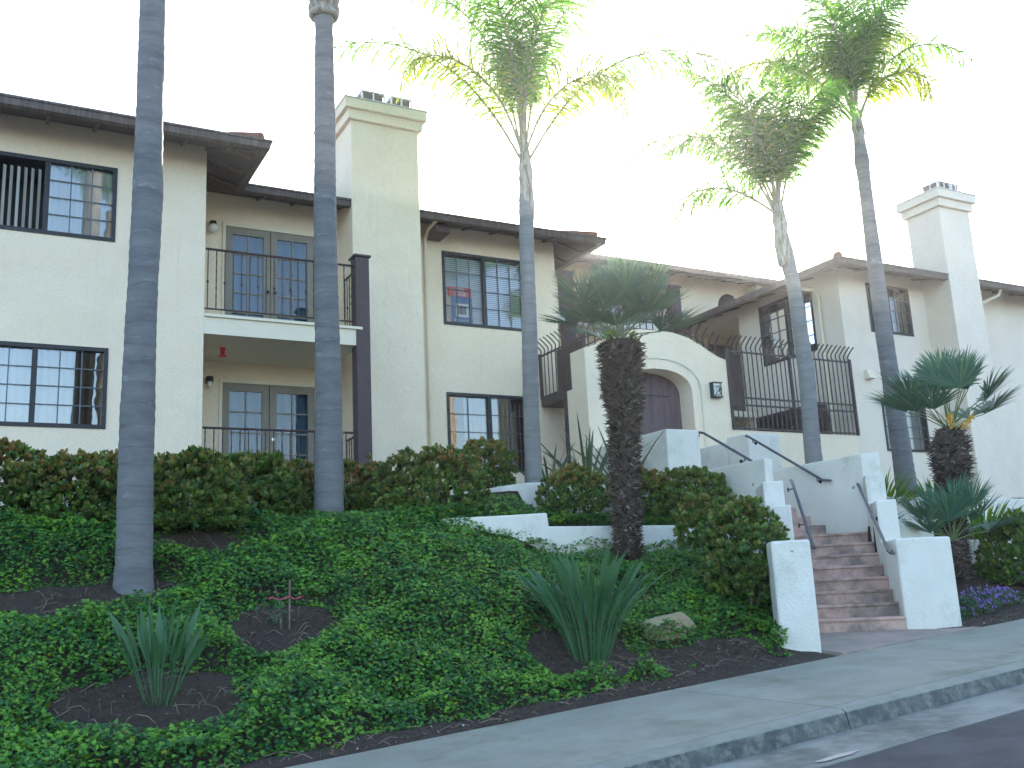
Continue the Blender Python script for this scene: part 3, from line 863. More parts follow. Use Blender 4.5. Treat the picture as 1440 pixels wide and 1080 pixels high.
# ------------------------------------------------------------------ rear building
BB = thing('apartment_building', 'cream rear wing across the courtyard, its eave and posted balcony seen above the gate', 'building', (16, 21, 1.6))
build('wall', sheet_with_holes(10.7, 30, 1.0, 8.62, [(14.2, 16.15, 6.85, 8.15)], front(21.0)), M_stucco, BB)
bw = MB(); bw.add([(30, 21, 1), (30, 28, 1), (30, 28, 8.6), (30, 21, 8.6)], [(0, 1, 2, 3)]); bw.add([(10.7, 21, 1), (10.7, 28, 1), (10.7, 28, 8.6), (10.7, 21, 8.6)], [(3, 2, 1, 0)]); bw.add([(10.7, 28, 1), (30, 28, 1), (30, 28, 8.6), (10.7, 28, 8.6)], [(3, 2, 1, 0)])
build('wall', bw, M_stucco, BB)
window(BB, 14.2, 16.15, 6.85, 8.15, front(21.0), 'glazed balcony door with white curtains', cover='curtain', muntin=None)
build('balcony', MB().box((12.5, 20.2, 6.62), (16.42, 20.998, 6.86)), M_white, BB)
for x in (12.70, 16.12):
    build('post', MB().box((x, 20.2, 1.5), (x + .32, 20.45, 7.92)).box((x - .04, 20.16, 7.92), (x + .36, 20.49, 7.99)), M_brown, BB)
railing(BB, (13.02, 20.3), (16.12, 20.3), 6.98, 7.72, False)
rf = MB(); zr = 8.56
slab_poly(rf, [(10.0, 20.3, zr), (31, 20.3, zr), (31, 24.5, zr + 4.2 * .25), (14.2, 24.5, zr + 4.2 * .25)])
slab_poly(rf, [(10.0, 20.3, zr), (14.2, 24.5, zr + 1.05), (14.2, 28.7, zr), (10.0, 28.7, zr)])
slab_poly(rf, [(14.2, 24.51, zr + 1.05), (31, 24.51, zr + 1.05), (31, 28.7, zr), (14.2, 28.7, zr)])
roof = build('roof', rf, M_soffit, BB)
gutter_run(roof, [(10.0, 28.6), (10.0, 20.29), (31, 20.29)], zr)
for i in range(26): rafter(roof, 10.6 + .62 * i, 20.33, 0, 1, zr, .25, .66)
av = MB(); pts = [(18.78 + .36 * math.cos(t), 7.78 + .44 * math.sin(t)) for t in [math.pi * i / 12 for i in range(13)]]
av.xz(pts, 20.93, 20.998)
v_ = build('arched_vent', av, M_brown, BB)
lv = MB()
for i in range(5):
    z = 7.84 + i * .075; hw = .36 * math.sqrt(max(.02, 1 - ((z - 7.78) / .44) ** 2)) * .85
    lv.box((18.78 - hw, 20.895, z), (18.78 + hw, 20.928, z + .03))
build('louver', lv, M_louver, v_)
build('roof_tile_stub', MB().box((19.5, 20.5, 7.9), (19.95, 20.997, 8.44)), M_stucco_c, BB)

# ------------------------------------------------------------------ gate wall with arched gate
GW = thing('gate_wall', 'cream stucco entrance wall with a bell-shaped top and an arched brown gate', 'gate wall', (11.05, D1, 1.6))
ctr = 11.07
curve = [(0, 4.745), (.38, 4.74), (.72, 4.67), (1.02, 4.55), (1.25, 4.43), (1.45, 4.335), (1.63, 4.29)]
def topz(x):
    return pw(abs(x - ctr), curve)
ox0, ox1 = 10.33, 11.81
def archz(x):
    t = max(-1, min(1, (x - (ox0 + ox1) / 2) / ((ox1 - ox0) / 2)))
    return 3.62 + .38 * math.sqrt(max(0, 1 - abs(t) ** 2.3))
gm = MB()
y0, y1 = D1 - .03, D1 + .46
xsn = sorted(set([9.43, 12.71, ox0, ox1] + [round(9.43 + i * 3.28 / 60, 4) for i in range(61)] + [round(ox0 + (ox1 - ox0) * i / 24, 4) for i in range(25)]))
for a, b in zip(xsn, xsn[1:]):
    c = (a + b) / 2
    zs = [(archz(a), archz(b))] if ox0 < c < ox1 else [(1.2, 1.2)]
    for za, zb in zs:
        ta, tb = topz(a), topz(b)
        gm.add([(a, y0, za), (b, y0, zb), (b, y0, tb), (a, y0, ta)], [(0, 1, 2, 3)])
        gm.add([(a, y1, za), (b, y1, zb), (b, y1, tb), (a, y1, ta)], [(3, 2, 1, 0)])
        gm.add([(a, y0, ta), (b, y0, tb), (b, y1, tb), (a, y1, ta)], [(0, 1, 2, 3)])
        if za > 2: gm.add([(a, y0, za), (b, y0, zb), (b, y1, zb), (a, y1, za)], [(3, 2, 1, 0)])
for x, f in ((9.43, (3, 2, 1, 0)), (12.71, (0, 1, 2, 3))):
    gm.add([(x, y0, 1.2), (x, y1, 1.2), (x, y1, topz(x)), (x, y0, topz(x))], [f])
for x, f in ((ox0, (0, 1, 2, 3)), (ox1, (3, 2, 1, 0))):
    gm.add([(x, y0, 1.2), (x, y1, 1.2), (x, y1, 3.62), (x, y0, 3.62)], [f])
build('wall', gm, M_stucco, GW)
tr = MB(); pp = []
N = 30
xc = (ox0 + ox1) / 2; hw = (ox1 - ox0) / 2
def trimpath(off):
    P = [(xc + hw + off, 1.6)]
    for i in range(N + 1):
        t = math.cos(math.pi * i / N)
        P.append((xc + (hw + off) * t, 3.62 + off * .2 + (.38 + off * .75) * max(0, 1 - abs(t) ** 2.3) ** .5))
    P.append((xc - hw - off, 1.6)); return P
A, B = trimpath(.20), trimpath(.26)
for i in range(len(A) - 1):
    tr.add([(A[i][0], y0 - .022, A[i][1]), (B[i][0], y0 - .022, B[i][1]), (B[i + 1][0], y0 - .022, B[i + 1][1]), (A[i + 1][0], y0 - .022, A[i + 1][1])] + [(A[i][0], y0 + .01, A[i][1]), (B[i][0], y0 + .01, B[i][1]), (B[i + 1][0], y0 + .01, B[i + 1][1]), (A[i + 1][0], y0 + .01, A[i + 1][1])],
           [(0, 1, 2, 3), (4, 5, 1, 0), (2, 6, 7, 3)])
build('arch_moulding', tr, M_trim, GW)
dm = MB()
nb = 11
for i in range(nb):
    a, b = lerp(ox0, ox1, i / nb) + .002, lerp(ox0, ox1, (i + 1) / nb) - .002
    dm.xz([(a, 1.66), (b, 1.66), (b, archz(b) + .02), (a, archz(a) + .02)], D1 + .36, D1 + .41)
gd = build('gate', dm, M_gate, GW)
build('gate_gap', MB().box((ox0, D1 + .37, 1.66), (ox1, D1 + .40, 4.0)), M_black, gd)
build('hinge_strap', MB().box((10.45, D1 + .345, 3.555), (11.55, D1 + .358, 3.575)), M_black, gd)

def curved_picket(zb, zt, ox, oy, n=10, amp=.17):
    """vertical bar whose top bows back then hooks outward along (ox, oy)"""
    P = [(0, 0, zb), (0, 0, zt)]
    for i in range(1, n + 1):
        t = i / n
        k = -.028 * math.sin(math.pi * min(1, t * 1.6)) + amp * t ** 2.2
        P.append((ox * k, oy * k, zt + .30 * t - .04 * t * t))
    return P

def fence(name, label, path, zb, zt, rails, out, group=None, spacing=.155, posts=(), zoff=lambda d: (0, 0)):
    """path: list of 2 xy points"""
    p0, p1 = Vector((*path[0], 0)), Vector((*path[1], 0))
    th = thing(name, label, 'fence', (p0.x, p0.y, zb), group)
    L = (p1 - p0).length
    for zr_ in rails:
        m = MB(); d = (p1 - p0).normalized(); s = Vector((-d.y, d.x, 0)) * .016
        a, b = p0, p1
        vs = [a - s + Vector((0, 0, zr_ - .016)), b - s + Vector((0, 0, zr_ - .016)), b + s + Vector((0, 0, zr_ - .016)), a + s + Vector((0, 0, zr_ - .016))]
        vs += [v + Vector((0, 0, .032)) for v in vs]
        m.add(vs, [(3, 2, 1, 0), (4, 5, 6, 7), (0, 1, 5, 4), (1, 2, 6, 5), (2, 3, 7, 6), (3, 0, 4, 7)])
        build('rail', m, M_iron, th)
    n = int(L / spacing)
    proto = None
    for i in range(n + 1):
        p = p0.lerp(p1, (i + .25) / (n + .5))
        if proto is None:
            pp = [(x + p.x, y + p.y, z) for x, y, z in curved_picket(zb, zt, *out)]
            proto = build('picket', MB().tube(pp, .0135, 6), M_iron, th); base = p
        else:
            copy_child(proto, th, p - base)
    for x in posts:
        p = p0.lerp(p1, x)
        build('post', MB().box((p.x - .026, p.y - .026, zb), (p.x + .026, p.y + .026, zt + .03)), M_iron, th)
    return th

fence('picket_fence', 'brown iron picket fence with outward hooked tips between the gate wall and the right building', [(12.74, 14.40), (16.12, 14.40)], 2.90, 4.50, (2.935, 3.40, 3.545, 4.47), (0, -1), posts=(.0, .485, .995), spacing=.125)
LF = fence('picket_fence', 'short brown iron picket fence running back from the left edge of the gate wall', [(9.46, 14.46), (9.46, 16.06)], 3.64, 4.52, (3.68, 4.50), (-1, 0), posts=(.0, .99), spacing=.14)
build('slat_screen', MB().box((9.50, 14.66, 3.66), (9.53, 15.5, 4.49)), M_louver, LF)
build('deck_edge', MB().box((9.44, 15.12, 3.50), (10.4, 16.05, 3.655)), M_louver, LF)
build('post', MB().box((9.46, 15.13, 1.6), (9.60, 15.28, 3.49)), M_brown, LF)
GF = thing('picket_fence', 'curved iron picket railing following the bell-shaped top of the gate wall', 'fence', (ctr, 14.6, 4.3))
for off in (.06, .21):
    P = [(9.43 + 3.28 * i / 40, 14.6, topz(9.43 + 3.28 * i / 40) + off) for i in range(41)]
    build('rail', MB().tube(P, .014, 6), M_iron, GF)
for i in range(22):
    x = 9.50 + i * 3.14 / 21
    zb_ = topz(x) + .0
    pp = [(x + a * .35, 14.6 + b, z + .12 * 0) for a, b, z in curved_picket(zb_, zb_ + .24, 0, -1)]
    build('picket', MB().tube(pp, .0135, 6), M_iron, GF)
# low retaining wall below the fence
lw = MB().box((12.70, D1 - .028, .6), (16.098, D1 + .20, 2.90))
tag(build('retaining_wall', lw, M_stucco, loc=(14.4, D1, 1.5)), 'low cream wall carrying the long picket fence', 'wall')
lw = MB().box((9.44, D1 + .44, .6), (9.66, 15.10, 3.62))
tag(build('retaining_wall', lw, M_stucco, loc=(9.55, 15.2, 1.5)), 'cream return wall below the short fence left of the gate', 'wall')
# courtyard items
sb = thing('utility_cabinet', 'dark brown louvered cabinet behind the picket fence', 'cabinet', (15.6, 16, 1.7))
m = MB().box((15.55, 15.05, 2.2), (15.98, 16.8, 3.68)); build('body', m, M_brown, sb)
lv = MB()
for i in range(17): lv.box((15.515, 15.1, 2.3 + i * .08), (15.548, 16.75, 2.34 + i * .08))
for i in range(17): lv.box((15.58, 15.015, 2.3 + i * .08), (15.95, 15.048, 2.34 + i * .08))
build('louver', lv, M_louver, sb)
wk = thing('walkway', 'brown panelled courtyard walkway seen through the picket fence', 'walkway', (15, 17.6, 1.7))
build('panel', MB().box((14.9, 17.70, 3.97), (16.09, 17.76, 5.45)), M_brown, wk)
build('deck', MB().box((14.6, 17.4, 3.82), (16.09, 19.5, 3.96)), M_stucco_c, wk)
build('door_panel', MB().box((14.7, 18.2, 1.6), (15.9, 18.25, 3.80)), M_brown, wk)

# ------------------------------------------------------------------ stairs
gd_ = Vector((math.cos(R(49)), math.sin(R(49)), 0)); td_ = Vector((gd_.y, -gd_.x, 0))
ST = thing('staircase', 'lower flight of eight pinkish concrete steps between white walls', 'stairs', (10.16, 8.71, -.66))
for i in range(8):
    a = Vector((*R0, 0)) + gd_ * .33 * i
    b = Vector((*R0, 0)) + gd_ * (.33 * (i + 1) + .03)
    zt = -.66 + .165 * (i + 1)
    wl = max(1.28 + .02 * i, .869 * .33 * i - .005)
    sg = [a - td_ * .001, b - td_ * .001, b - td_ * wl, a - td_ * wl]
    m = MB().prism([(p.x, p.y) for p in sg], -1.0, zt - .035)
    s_ = build('step', m, M_step, ST)
    nz = [a - gd_ * .025 - td_ * .002, b - td_ * .002, b - td_ * (wl - .001), a - gd_ * .025 - td_ * (wl - .001)]
    build('nosing', MB().prism([(p.x, p.y) for p in nz], zt - .035, zt + .0), M_step, s_, bevel=.006)
ST2 = thing('staircase', 'upper flight of brown steps climbing to the arched gate', 'stairs', (10.9, 11.3, .66))
lnd = MB().prism([(11.70, 10.50), (11.70, 11.34), (10.30, 11.70)], -.9, .656)
build('landing', lnd, M_step, ST2)
for i in range(6):
    zt = .66 + .165 * (i + 1)
    m = MB().box((10.155, 11.33 + .3 * i, -.5), (11.70, 14.85 if i == 5 else 11.33 + .3 * (i + 1) + .02, zt))
    build('step', m, M_step, ST2, bevel=.006)

# stair walls
def off_poly(u0, u1, base, d, n, w):
    a = Vector((*base, 0)) + d * u0; b = Vector((*base, 0)) + d * u1
    P = [a, b, b + n * w, a + n * w]
    return [(p.x, p.y) for p in P]
lg_ = (Vector((*LE, 0)) - Vector((*LL, 0))).normalized(); ln_ = Vector((-lg_.y, lg_.x, 0))
SWL = thing('stair_wall', 'white stucco wall stepping up along the left side of the lower stairs', 'wall', (8.6, 8.7, -.8), )
build('pillar', MB().prism(off_poly(0, .55, LL, lg_, ln_, .44), -1.3, .455), M_white, SWL, bevel=.03)
build('wall', MB().prism(off_poly(.55, 1.28, LL, lg_, ln_, .27), -1.3, .45), M_white, SWL)
build('wall', MB().prism(off_poly(1.28, 1.80, LL, lg_, ln_, .27), -1.3, .955), M_white, SWL, bevel=.02)
build('wall', MB().prism(off_poly(1.80, 2.80, LL, lg_, ln_, .27), -1.3, 1.32), M_white, SWL, bevel=.02)
PWL = MB().prism([(9.98, 10.70), (10.15, 10.72), (10.15, 12.34), (9.98, 12.34)], -.5, 1.755)
tag(build('stair_wall', PWL, M_white, bevel=.02, loc=(10.05, 11.5, .6)), 'white wall left of the stair landing, above the clipped shrubs', 'wall')
SWR = thing('stair_wall', 'white stucco wall stepping up along the right side of the lower stairs with a thick bent end pillar', 'wall', (10.5, 8.8, -.66))
rn = td_
build('pillar', MB().prism([(10.16, 8.71), (10.42, 8.485), (10.87, 8.45), (11.02, 8.80), (10.72, 9.38)], -1.2, .455), M_white, SWR, bevel=.03)
build('wall', MB().prism(off_poly(.80, 1.28, R0, gd_, rn, .26)[::-1], -1.2, .45), M_white, SWR)
build('wall', MB().prism(off_poly(1.28, 2.12, R0, gd_, rn, .27)[::-1], -1.2, 1.04), M_white, SWR, bevel=.02)
build('wall', MB().prism(off_poly(2.12, 2.36, R0, gd_, rn, .28)[::-1], -1.2, 1.48), M_white, SWR, bevel=.02)
XW = thing('stair_wall', 'white wall right of the landing rising to a higher block beside the gate', 'wall', (11.8, 11.5, .6))
build('wall', MB().prism([(11.70, 10.47), (11.90, 10.28), (12.08, 10.58), (11.95, 12.88), (11.70, 12.88)], -.6, 1.83), M_white, XW, bevel=.02)
build('block', MB().box((11.70, 12.885, 0), (12.42, 13.45, 2.55)), M_white, XW, bevel=.02)
build('wall', MB().box((11.703, 13.455, 0), (11.9, D1 - .035, 2.47)), M_white, XW)
BLK = MB().box((9.52, 12.35, .3), (10.19, D1 - .035, 2.455))
tag(build('stair_wall', BLK, M_white, bevel=.025, loc=(9.9, 13, 1)), 'tall square-ended white block left of the gate stairs', 'wall')
# planter walls
def wall_path(name, label, pts, tops, z0, w=.15):
    th = MB()
    P = [Vector((*p, 0)) for p in pts]; n = len(P)
    Ls, Rs = [], []
    for i in range(n):
        d = (P[min(i + 1, n - 1)] - P[max(i - 1, 0)]).normalized(); o = Vector((-d.y, d.x, 0))
        Ls.append(P[i] + o * w); Rs.append(P[i])
    for i in range(n):
        for q, z in ((Rs[i], z0), (Rs[i], tops[i]), (Ls[i], tops[i]), (Ls[i], z0)): th.v.append((q.x, q.y, z))
    for i in range(n - 1):
        for j in range(4):
            k = (j + 1) % 4; th.f.append((i * 4 + j, (i + 1) * 4 + j, (i + 1) * 4 + k, i * 4 + k))
    th.f.append((0, 1, 2, 3)); e = (n - 1) * 4; th.f.append((e + 3, e + 2, e + 1, e))
    return tag(build(name, th, M_white, loc=(*pts[0], z0), bevel=.02), label, 'wall')
wall_path('planter_wall', 'low white wall with one raised step behind the strappy plant', [(5.25, 11.62), (5.6, 11.52), (6.1, 11.44), (6.68, 11.38), (6.70, 11.379), (8, 11.37), (9.97, 11.37)], [1.00, 1.005, 1.02, 1.045, .865, .86, .86], -.2)
wall_path('planter_wall', 'curved white wall behind the ivy at the foot of the slender palm', [(6.45, 12.95), (6.72, 12.70), (7.1, 12.60), (7.45, 12.58), (9.51, 12.58)], [1.52, 1.56, 1.60, 1.61, 1.61], .3)
wall_path('planter_wall', 'low white wall at the right edge behind the trunk of the small fan palm', [(13.2, 10.42), (17.5, 10.42)], [.50, .50], -.6)
wall_path('planter_wall', 'cream wall under the lime green plants right of the stairs', [(12.02, 11.60), (17.5, 11.60)], [1.32, 1.28], 0)
wall_path('planter_wall', 'short grey-white wall stub behind the right stair pillar', [(11.35, 9.92), (12.42, 9.92)], [.78, .78], -.6)
ce = MB().box((3.3, 11.86, .75), (4.5, 11.92, .93))
tag(build('edging', ce, M_conc, bevel=.01, loc=(3.8, 11.8, .8)), 'thin concrete edging in front of the second palm trunk', 'edging')
ce = MB().box((1.2, 10.76, .0), (1.72, 10.80, .145))
tag(build('edging', ce, M_conc, bevel=.01, loc=(1.5, 10.7, .1)), 'thin concrete edging at the foot of the leftmost palm trunk', 'edging')

# handrails
def handrail(label, pts, brackets):
    t = thing('handrail', label, 'handrail', pts[0], 'grey pipe handrails on the stairs')
    build('pipe', MB().tube(pts, .021, 10), M_rail, t, smooth=True)
    for b, wv in brackets:
        b = Vector(b); wv = Vector(wv)
        build('bracket', MB().tube([b, b - Vector((0, 0, .06)), b - Vector((0, 0, .07)) + wv], .009, 6).tube([b + wv * .8 - Vector((0, 0, .07)), b + wv - Vector((0, 0, .07))], .03, 10), M_black, t)
def on(base, d, u, n, w_, z):
    p = Vector((*base, 0)) + d * u + n * w_; return (p.x, p.y, z)
nl = -td_
handrail('grey pipe rail on the right wall of the lower stairs, ending in a bent tip', [on(R0, gd_, 2.68, nl, .07, 1.47), on(R0, gd_, 2.6, nl, .07, 1.46), on(R0, gd_, .16, nl, .07, .31), on(R0, gd_, .06, nl, .07, .285), on(R0, gd_, -.10, nl, .055, .275)],
         [(on(R0, gd_, 2.45, nl, .07, 1.39), td_ * .07), (on(R0, gd_, 1.35, nl, .07, .86), td_ * .07), (on(R0, gd_, .30, nl, .07, .37), td_ * .07)])
handrail('grey pipe rail on the left wall of the lower stairs, partly behind the end pillar', [on(LL, lg_, 1.62, -ln_, .08, 1.30), on(LL, lg_, 1.54, -ln_, .08, 1.285), on(LL, lg_, .30, -ln_, .08, .36)],
         [(on(LL, lg_, 1.45, -ln_, .08, 1.23), ln_ * .08), (on(LL, lg_, .8, -ln_, .08, .73), ln_ * .08)])
handrail('dark pipe rail on the wall right of the upper stairs', [(11.63, 12.86, 2.49), (11.63, 12.80, 2.47), (11.63, 11.22, 1.52), (11.63, 11.05, 1.49)], [((11.63, 12.70, 2.41), (.07, 0, 0)), ((11.63, 11.33, 1.58), (.07, 0, 0))])
handrail('dark pipe rail beside the white block left of the upper stairs', [(10.24, 12.42, 2.43), (10.24, 12.3, 2.40), (10.24, 11.05, 1.68)], [((10.24, 12.42, 2.42), (-.05, 0, 0)), ((10.24, 11.4, 1.88), (-.08, 0, 0))])
#PART2
# ------------------------------------------------------------------ vegetation helpers
rg = np.random.default_rng(11)
def strips(name, S, mat, parent=None, loc=None):
    """S: (n, m, w, 3) ribbons of m cross-sections with w vertices"""
    n, m, wd, _ = S.shape
    off = origin_of(parent) if parent else (Vector(loc) if loc is not None else Vector((0, 0, 0)))
    V = (S.reshape(-1, 3) - np.array(off)).astype(np.float32)
    i = np.arange(n)[:, None, None]; j = np.arange(m - 1)[None, :, None]; k = np.arange(wd - 1)[None, None, :]
    a = i * m * wd + j * wd + k
    F = np.stack([a, a + 1, a + wd + 1, a + wd], -1).reshape(-1, 4).astype(np.int32)
    me = bpy.data.meshes.new(name)
    me.vertices.add(len(V)); me.vertices.foreach_set('co', V.ravel())
    me.loops.add(F.size); me.loops.foreach_set('vertex_index', F.ravel())
    me.polygons.add(len(F)); me.polygons.foreach_set('loop_start', np.arange(0, F.size, 4, dtype=np.int32))
    me.polygons.foreach_set('use_smooth', np.ones(len(F), dtype=bool))
    me.materials.append(mat)
    me.update(calc_edges=True)
    o = bpy.data.objects.new(name, me); COL.objects.link(o)
    if parent: o.parent = parent
    elif loc is not None: o.location = off
    return o

def unit(v): return v / np.maximum(1e-9, np.linalg.norm(v, axis=-1, keepdims=True))
CR = np.array([math.cos(YAW), -math.sin(YAW), 0]); CF = np.array([math.sin(YAW), math.cos(YAW), 0]); UPV = np.array([0, 0, 1.0])

FS = 1.46
def frond(parent, base, az, e0, L, droop, mat, leaf=.80, n=190, width=.018, seed=0, r0=.026):
    q = np.random.default_rng(seed)
    h = CR * math.cos(R(az)) + CF * math.sin(R(az))
    m = 26
    P = [np.array(base, float)]; T = []
    bend = q.normal(0, .10)
    sd = np.array([-h[1], h[0], 0])
    for i in range(m):
        s = i / (m - 1)
        e = R(min(88, e0 + 9) - droop * 1.18 * s ** 1.75)
        t = unit((h + sd * bend * s) * math.cos(e) + UPV * math.sin(e)); T.append(t)
        P.append(P[-1] + t * L * FS / m)
    P = np.array(P[:-1]); T = np.array(T)
    fr = build('frond', MB().tube([tuple(p) for p in P], [r0 * (1 - .88 * i / (m - 1)) for i in range(m)], 6), M_stalk2, parent, smooth=True)
    s0 = .15
    s = np.repeat(np.linspace(s0, .995, n), 2) + q.normal(0, .004, 2 * n)
    s = np.clip(s, s0, 1)
    sgn = np.tile([1., -1.], n)
    f = s * (m - 1); i0 = np.minimum(f.astype(int), m - 2); fr_ = (f - i0)[:, None]
    p = P[i0] * (1 - fr_) + P[i0 + 1] * fr_
    t = unit(T[i0] * (1 - fr_) + T[i0 + 1] * fr_)
    sv = unit(np.cross(t, UPV)) ; sv = np.where(np.linalg.norm(np.cross(t, UPV), axis=1, keepdims=True) < .05, sd, sv)
    nrm = unit(np.cross(sv, t))
    phi = (q.choice([-.75, -.15, .55], len(s)) + q.normal(0, .12, len(s)))[:, None]
    lat = sv * sgn[:, None] * np.cos(phi) + nrm * np.sin(phi)
    prof = np.sin(np.pi * np.clip((s - s0) / (1 - s0), 0, 1) ** .8 * .80 + .42)[:, None]
    ln = leaf * (prof * .9 + .12) * q.uniform(.8, 1.1, (len(s), 1))
    d0 = unit(lat * .86 + t * (.35 + .55 * s[:, None] ** 2) + q.normal(0, .045, (len(s), 3)))
    d1 = unit(d0 * .85 + np.array([0, 0, -.42]) + q.normal(0, .06, (len(s), 3)))
    d2 = unit(d0 * .65 + np.array([0, 0, -.85]) + q.normal(0, .07, (len(s), 3)))
    q0 = p; q1 = q0 + d0 * ln * .40; q2 = q1 + d1 * ln * .33; q3 = q2 + d2 * ln * .27
    wv = unit(np.cross(d0, nrm + q.normal(0, .35, nrm.shape)))
    W = width * (.75 + .5 * prof)
    S = np.stack([np.stack([a - wv * W * k, a + wv * W * k], 1) for a, k in ((q0, .28), (q1, .5), (q2, .40), (q3, .04))], 1)
    strips('leaflets', S, mat, fr)

def queen_palm(label, line, radii, fronds, seed, bark=M_bark, shaft=None, group='tall feather palms in front of the buildings', spear=True, sides=20):
    base = line[0]
    th = thing('palm_tree', label, 'palm tree', base, group)
    # trunk: resample, ring wobble
    P = [Vector(p) for p in line]; pts = []; rs = []
    for a, b, ra, rb in zip(P, P[1:], radii, radii[1:]):
        n = max(2, int((b - a).length / .07))
        for i in range(n):
            t = i / n; pts.append(a.lerp(b, t)); rs.append(lerp(ra, rb, t))
    pts.append(P[-1]); rs.append(radii[-1])
    k0 = noise.noise(Vector((seed, 0, 0)))
    for i in range(len(pts)):
        z = pts[i].z
        rs[i] *= 1 + .035 * noise.noise(Vector((seed * 3.1, 0, z * 2.2))) + .03 * noise.noise(Vector((seed, 5, z * .7)))
        rs[i] += .0045 * (i % 2)
    pts.insert(0, pts[0] - Vector((0, 0, .35))); rs.insert(0, rs[0] * 1.06)
    tr = MB().tube(pts, rs, sides)
    tr.v = [(x + .004 * noise.noise(Vector((x * 9, y * 9, z * 9))), y + .004 * noise.noise(Vector((x * 9, y * 9, z * 9 + 7))), z) for x, y, z in tr.v]
    build('trunk', tr, bark, th, smooth=True)
    top = Vector(line[-1]); r = radii[-1]
    if shaft:
        sh = MB(); zt = top.z
        q = random.Random(seed)
        H = shaft if isinstance(shaft, float) else .5
        prof = [(-H, 1.0), (-H * .92, 1.30), (-H * .6, 1.48), (-H * .3, 1.40), (0, 1.15), (.25, .9), (.5, .55)]
        sh.tube([top + Vector((0, 0, h)) for h, _ in prof], [r * k for _, k in prof], 14)
        for i in range(9):
            a = i * 2.4; zz = -H * .85 + i * (H + .1) / 9
            d = Vector((math.cos(a), math.sin(a), 0))
            b0 = top + d * r * .9 + Vector((0, 0, zz)); b1 = top + d * r * 1.12 + Vector((0, 0, zz + .16)); b2 = top + d * r * .9 + Vector((0, 0, zz + .42)); b3 = top + d * r * .95 + Vector((0, 0, zz + .62))
            sh.tube([b0, b1, b2, b3], [r * .35, r * .50, r * .34, r * .12], 7)
        build('leaf_base', sh, M_crownshaft, th, smooth=True)
    for i, (az, e0, L, dr, y) in enumerate(fronds):
        L *= {3: 1.14, 4: .94, 6: .96}.get(seed, 1)
        d = CR * math.cos(R(az)) + CF * math.sin(R(az))
        b = np.array(top) + d * r * .5 + UPV * (.15 + .035 * i)
        frond(th, b, az, e0, L, dr, M_frond_y if y else M_frond, seed=seed * 100 + i)
    return th

# ------------------------------------------------------------------ tall feather palms
P1 = [(1.45, 11, .2), (1.45, 11, .5), (1.435, 11, 1.6), (1.44, 11, 3.0), (1.45, 11, 3.6), (1.47, 11, 4.6), (1.46, 11, 5.7), (1.46, 11, 7.1), (1.47, 11, 9.5), (1.48, 11, 11.6)]
high = [(0, 62, 3.0, 70, 0), (45, 66, 3.0, 70, 0), (90, 60, 3.0, 75, 0), (135, 64, 3.0, 70, 0), (180, 60, 3.0, 75, 0), (225, 64, 3.0, 70, 0), (270, 62, 3.0, 70, 0), (315, 62, 3.0, 70, 0), (20, 80, 2.8, 50, 0), (200, 80, 2.8, 50, 0)]
queen_palm('leftmost tall palm, thick bluish grey ringed trunk crossing the upper left window wall', P1, [.205, .185, .178, .165, .158, .165, .145, .145, .14, .13], high, 1, shaft=True)
P2 = [(3.945, 12.2, .93), (3.94, 12.2, 1.3), (3.95, 12.2, 2.6), (3.93, 12.2, 4.0), (3.92, 12.2, 5.2), (3.93, 12.2, 6.6), (3.93, 12.2, 7.7), (3.93, 12.2, 8.0), (3.93, 12.2, 8.28)]
high2 = [(a, 78 + 3 * (i % 2), 2.4, 26 + 5 * (i % 3), 0) for i, a in enumerate(range(0, 360, 45))]
queen_palm('second tall palm from the left, grey trunk in front of the balcony railing', P2, [.20, .185, .172, .158, .150, .142, .132, .122, .150], high2, 2, shaft=.12)
P3 = [(7.40, 12.95, 1.5), (7.42, 12.95, 2.6), (7.48, 12.95, 4.3), (7.50, 12.95, 5.4), (7.53, 12.95, 6.1), (7.55, 12.95, 6.75)]
f3 = [(2, 50, 3.1, 108, 0), (178, 56, 3.0, 92, 0), (60, 78, 3.2, 62, 0), (120, 84, 3.3, 50, 0), (165, 74, 3.2, 70, 0), (202, 66, 2.1, 150, 1), (338, 58, 1.8, 168, 1),
      (285, 80, 3.0, 66, 0), (238, 78, 2.9, 84, 0), (12, 72, 3.2, 74, 0), (90, 72, 2.7, 110, 0), (310, 76, 2.6, 100, 0), (150, 80, 3.0, 76, 0)]
queen_palm('slender tall palm between the chimney and the gate, its feather crown rising above the roof', P3, [.135, .125, .118, .112, .120, .085], f3, 3, bark=M_bark_l, shaft=.9)
P4 = [(12.60, 12.3, 1.4), (12.60, 12.3, 2.2), (12.66, 12.3, 3.6), (12.59, 12.3, 5.1), (12.50, 12.3, 5.75), (12.42, 12.3, 6.3)]
f4 = [(176, 62, 2.8, 118, 0), (186, 30, 1.8, 110, 0), (165, 66, 2.6, 20, 0), (10, 66, 2.2, 40, 0), (268, 78, 2.2, 90, 0), (228, 72, 2.3, 100, 0), (305, 74, 2.0, 90, 0), (95, 76, 2.3, 60, 0), (150, 66, 2.3, 100, 0), (30, 78, 2.3, 40, 0), (200, 74, 2.5, 80, 0), (340, 70, 1.8, 90, 0)]
queen_palm('middle tall palm behind the right handrail, lower feather crown leaning left over the side eave', P4, [.155, .145, .135, .125, .13, .09], f4, 4, bark=M_bark_l, shaft=.8)
P6 = [(14.46, 12, 1.2), (14.46, 12, 1.9), (14.40, 12, 4.6), (14.41, 12, 6.2), (14.42, 12, 7.4), (14.42, 12, 7.75), (14.43, 12, 8.35)]
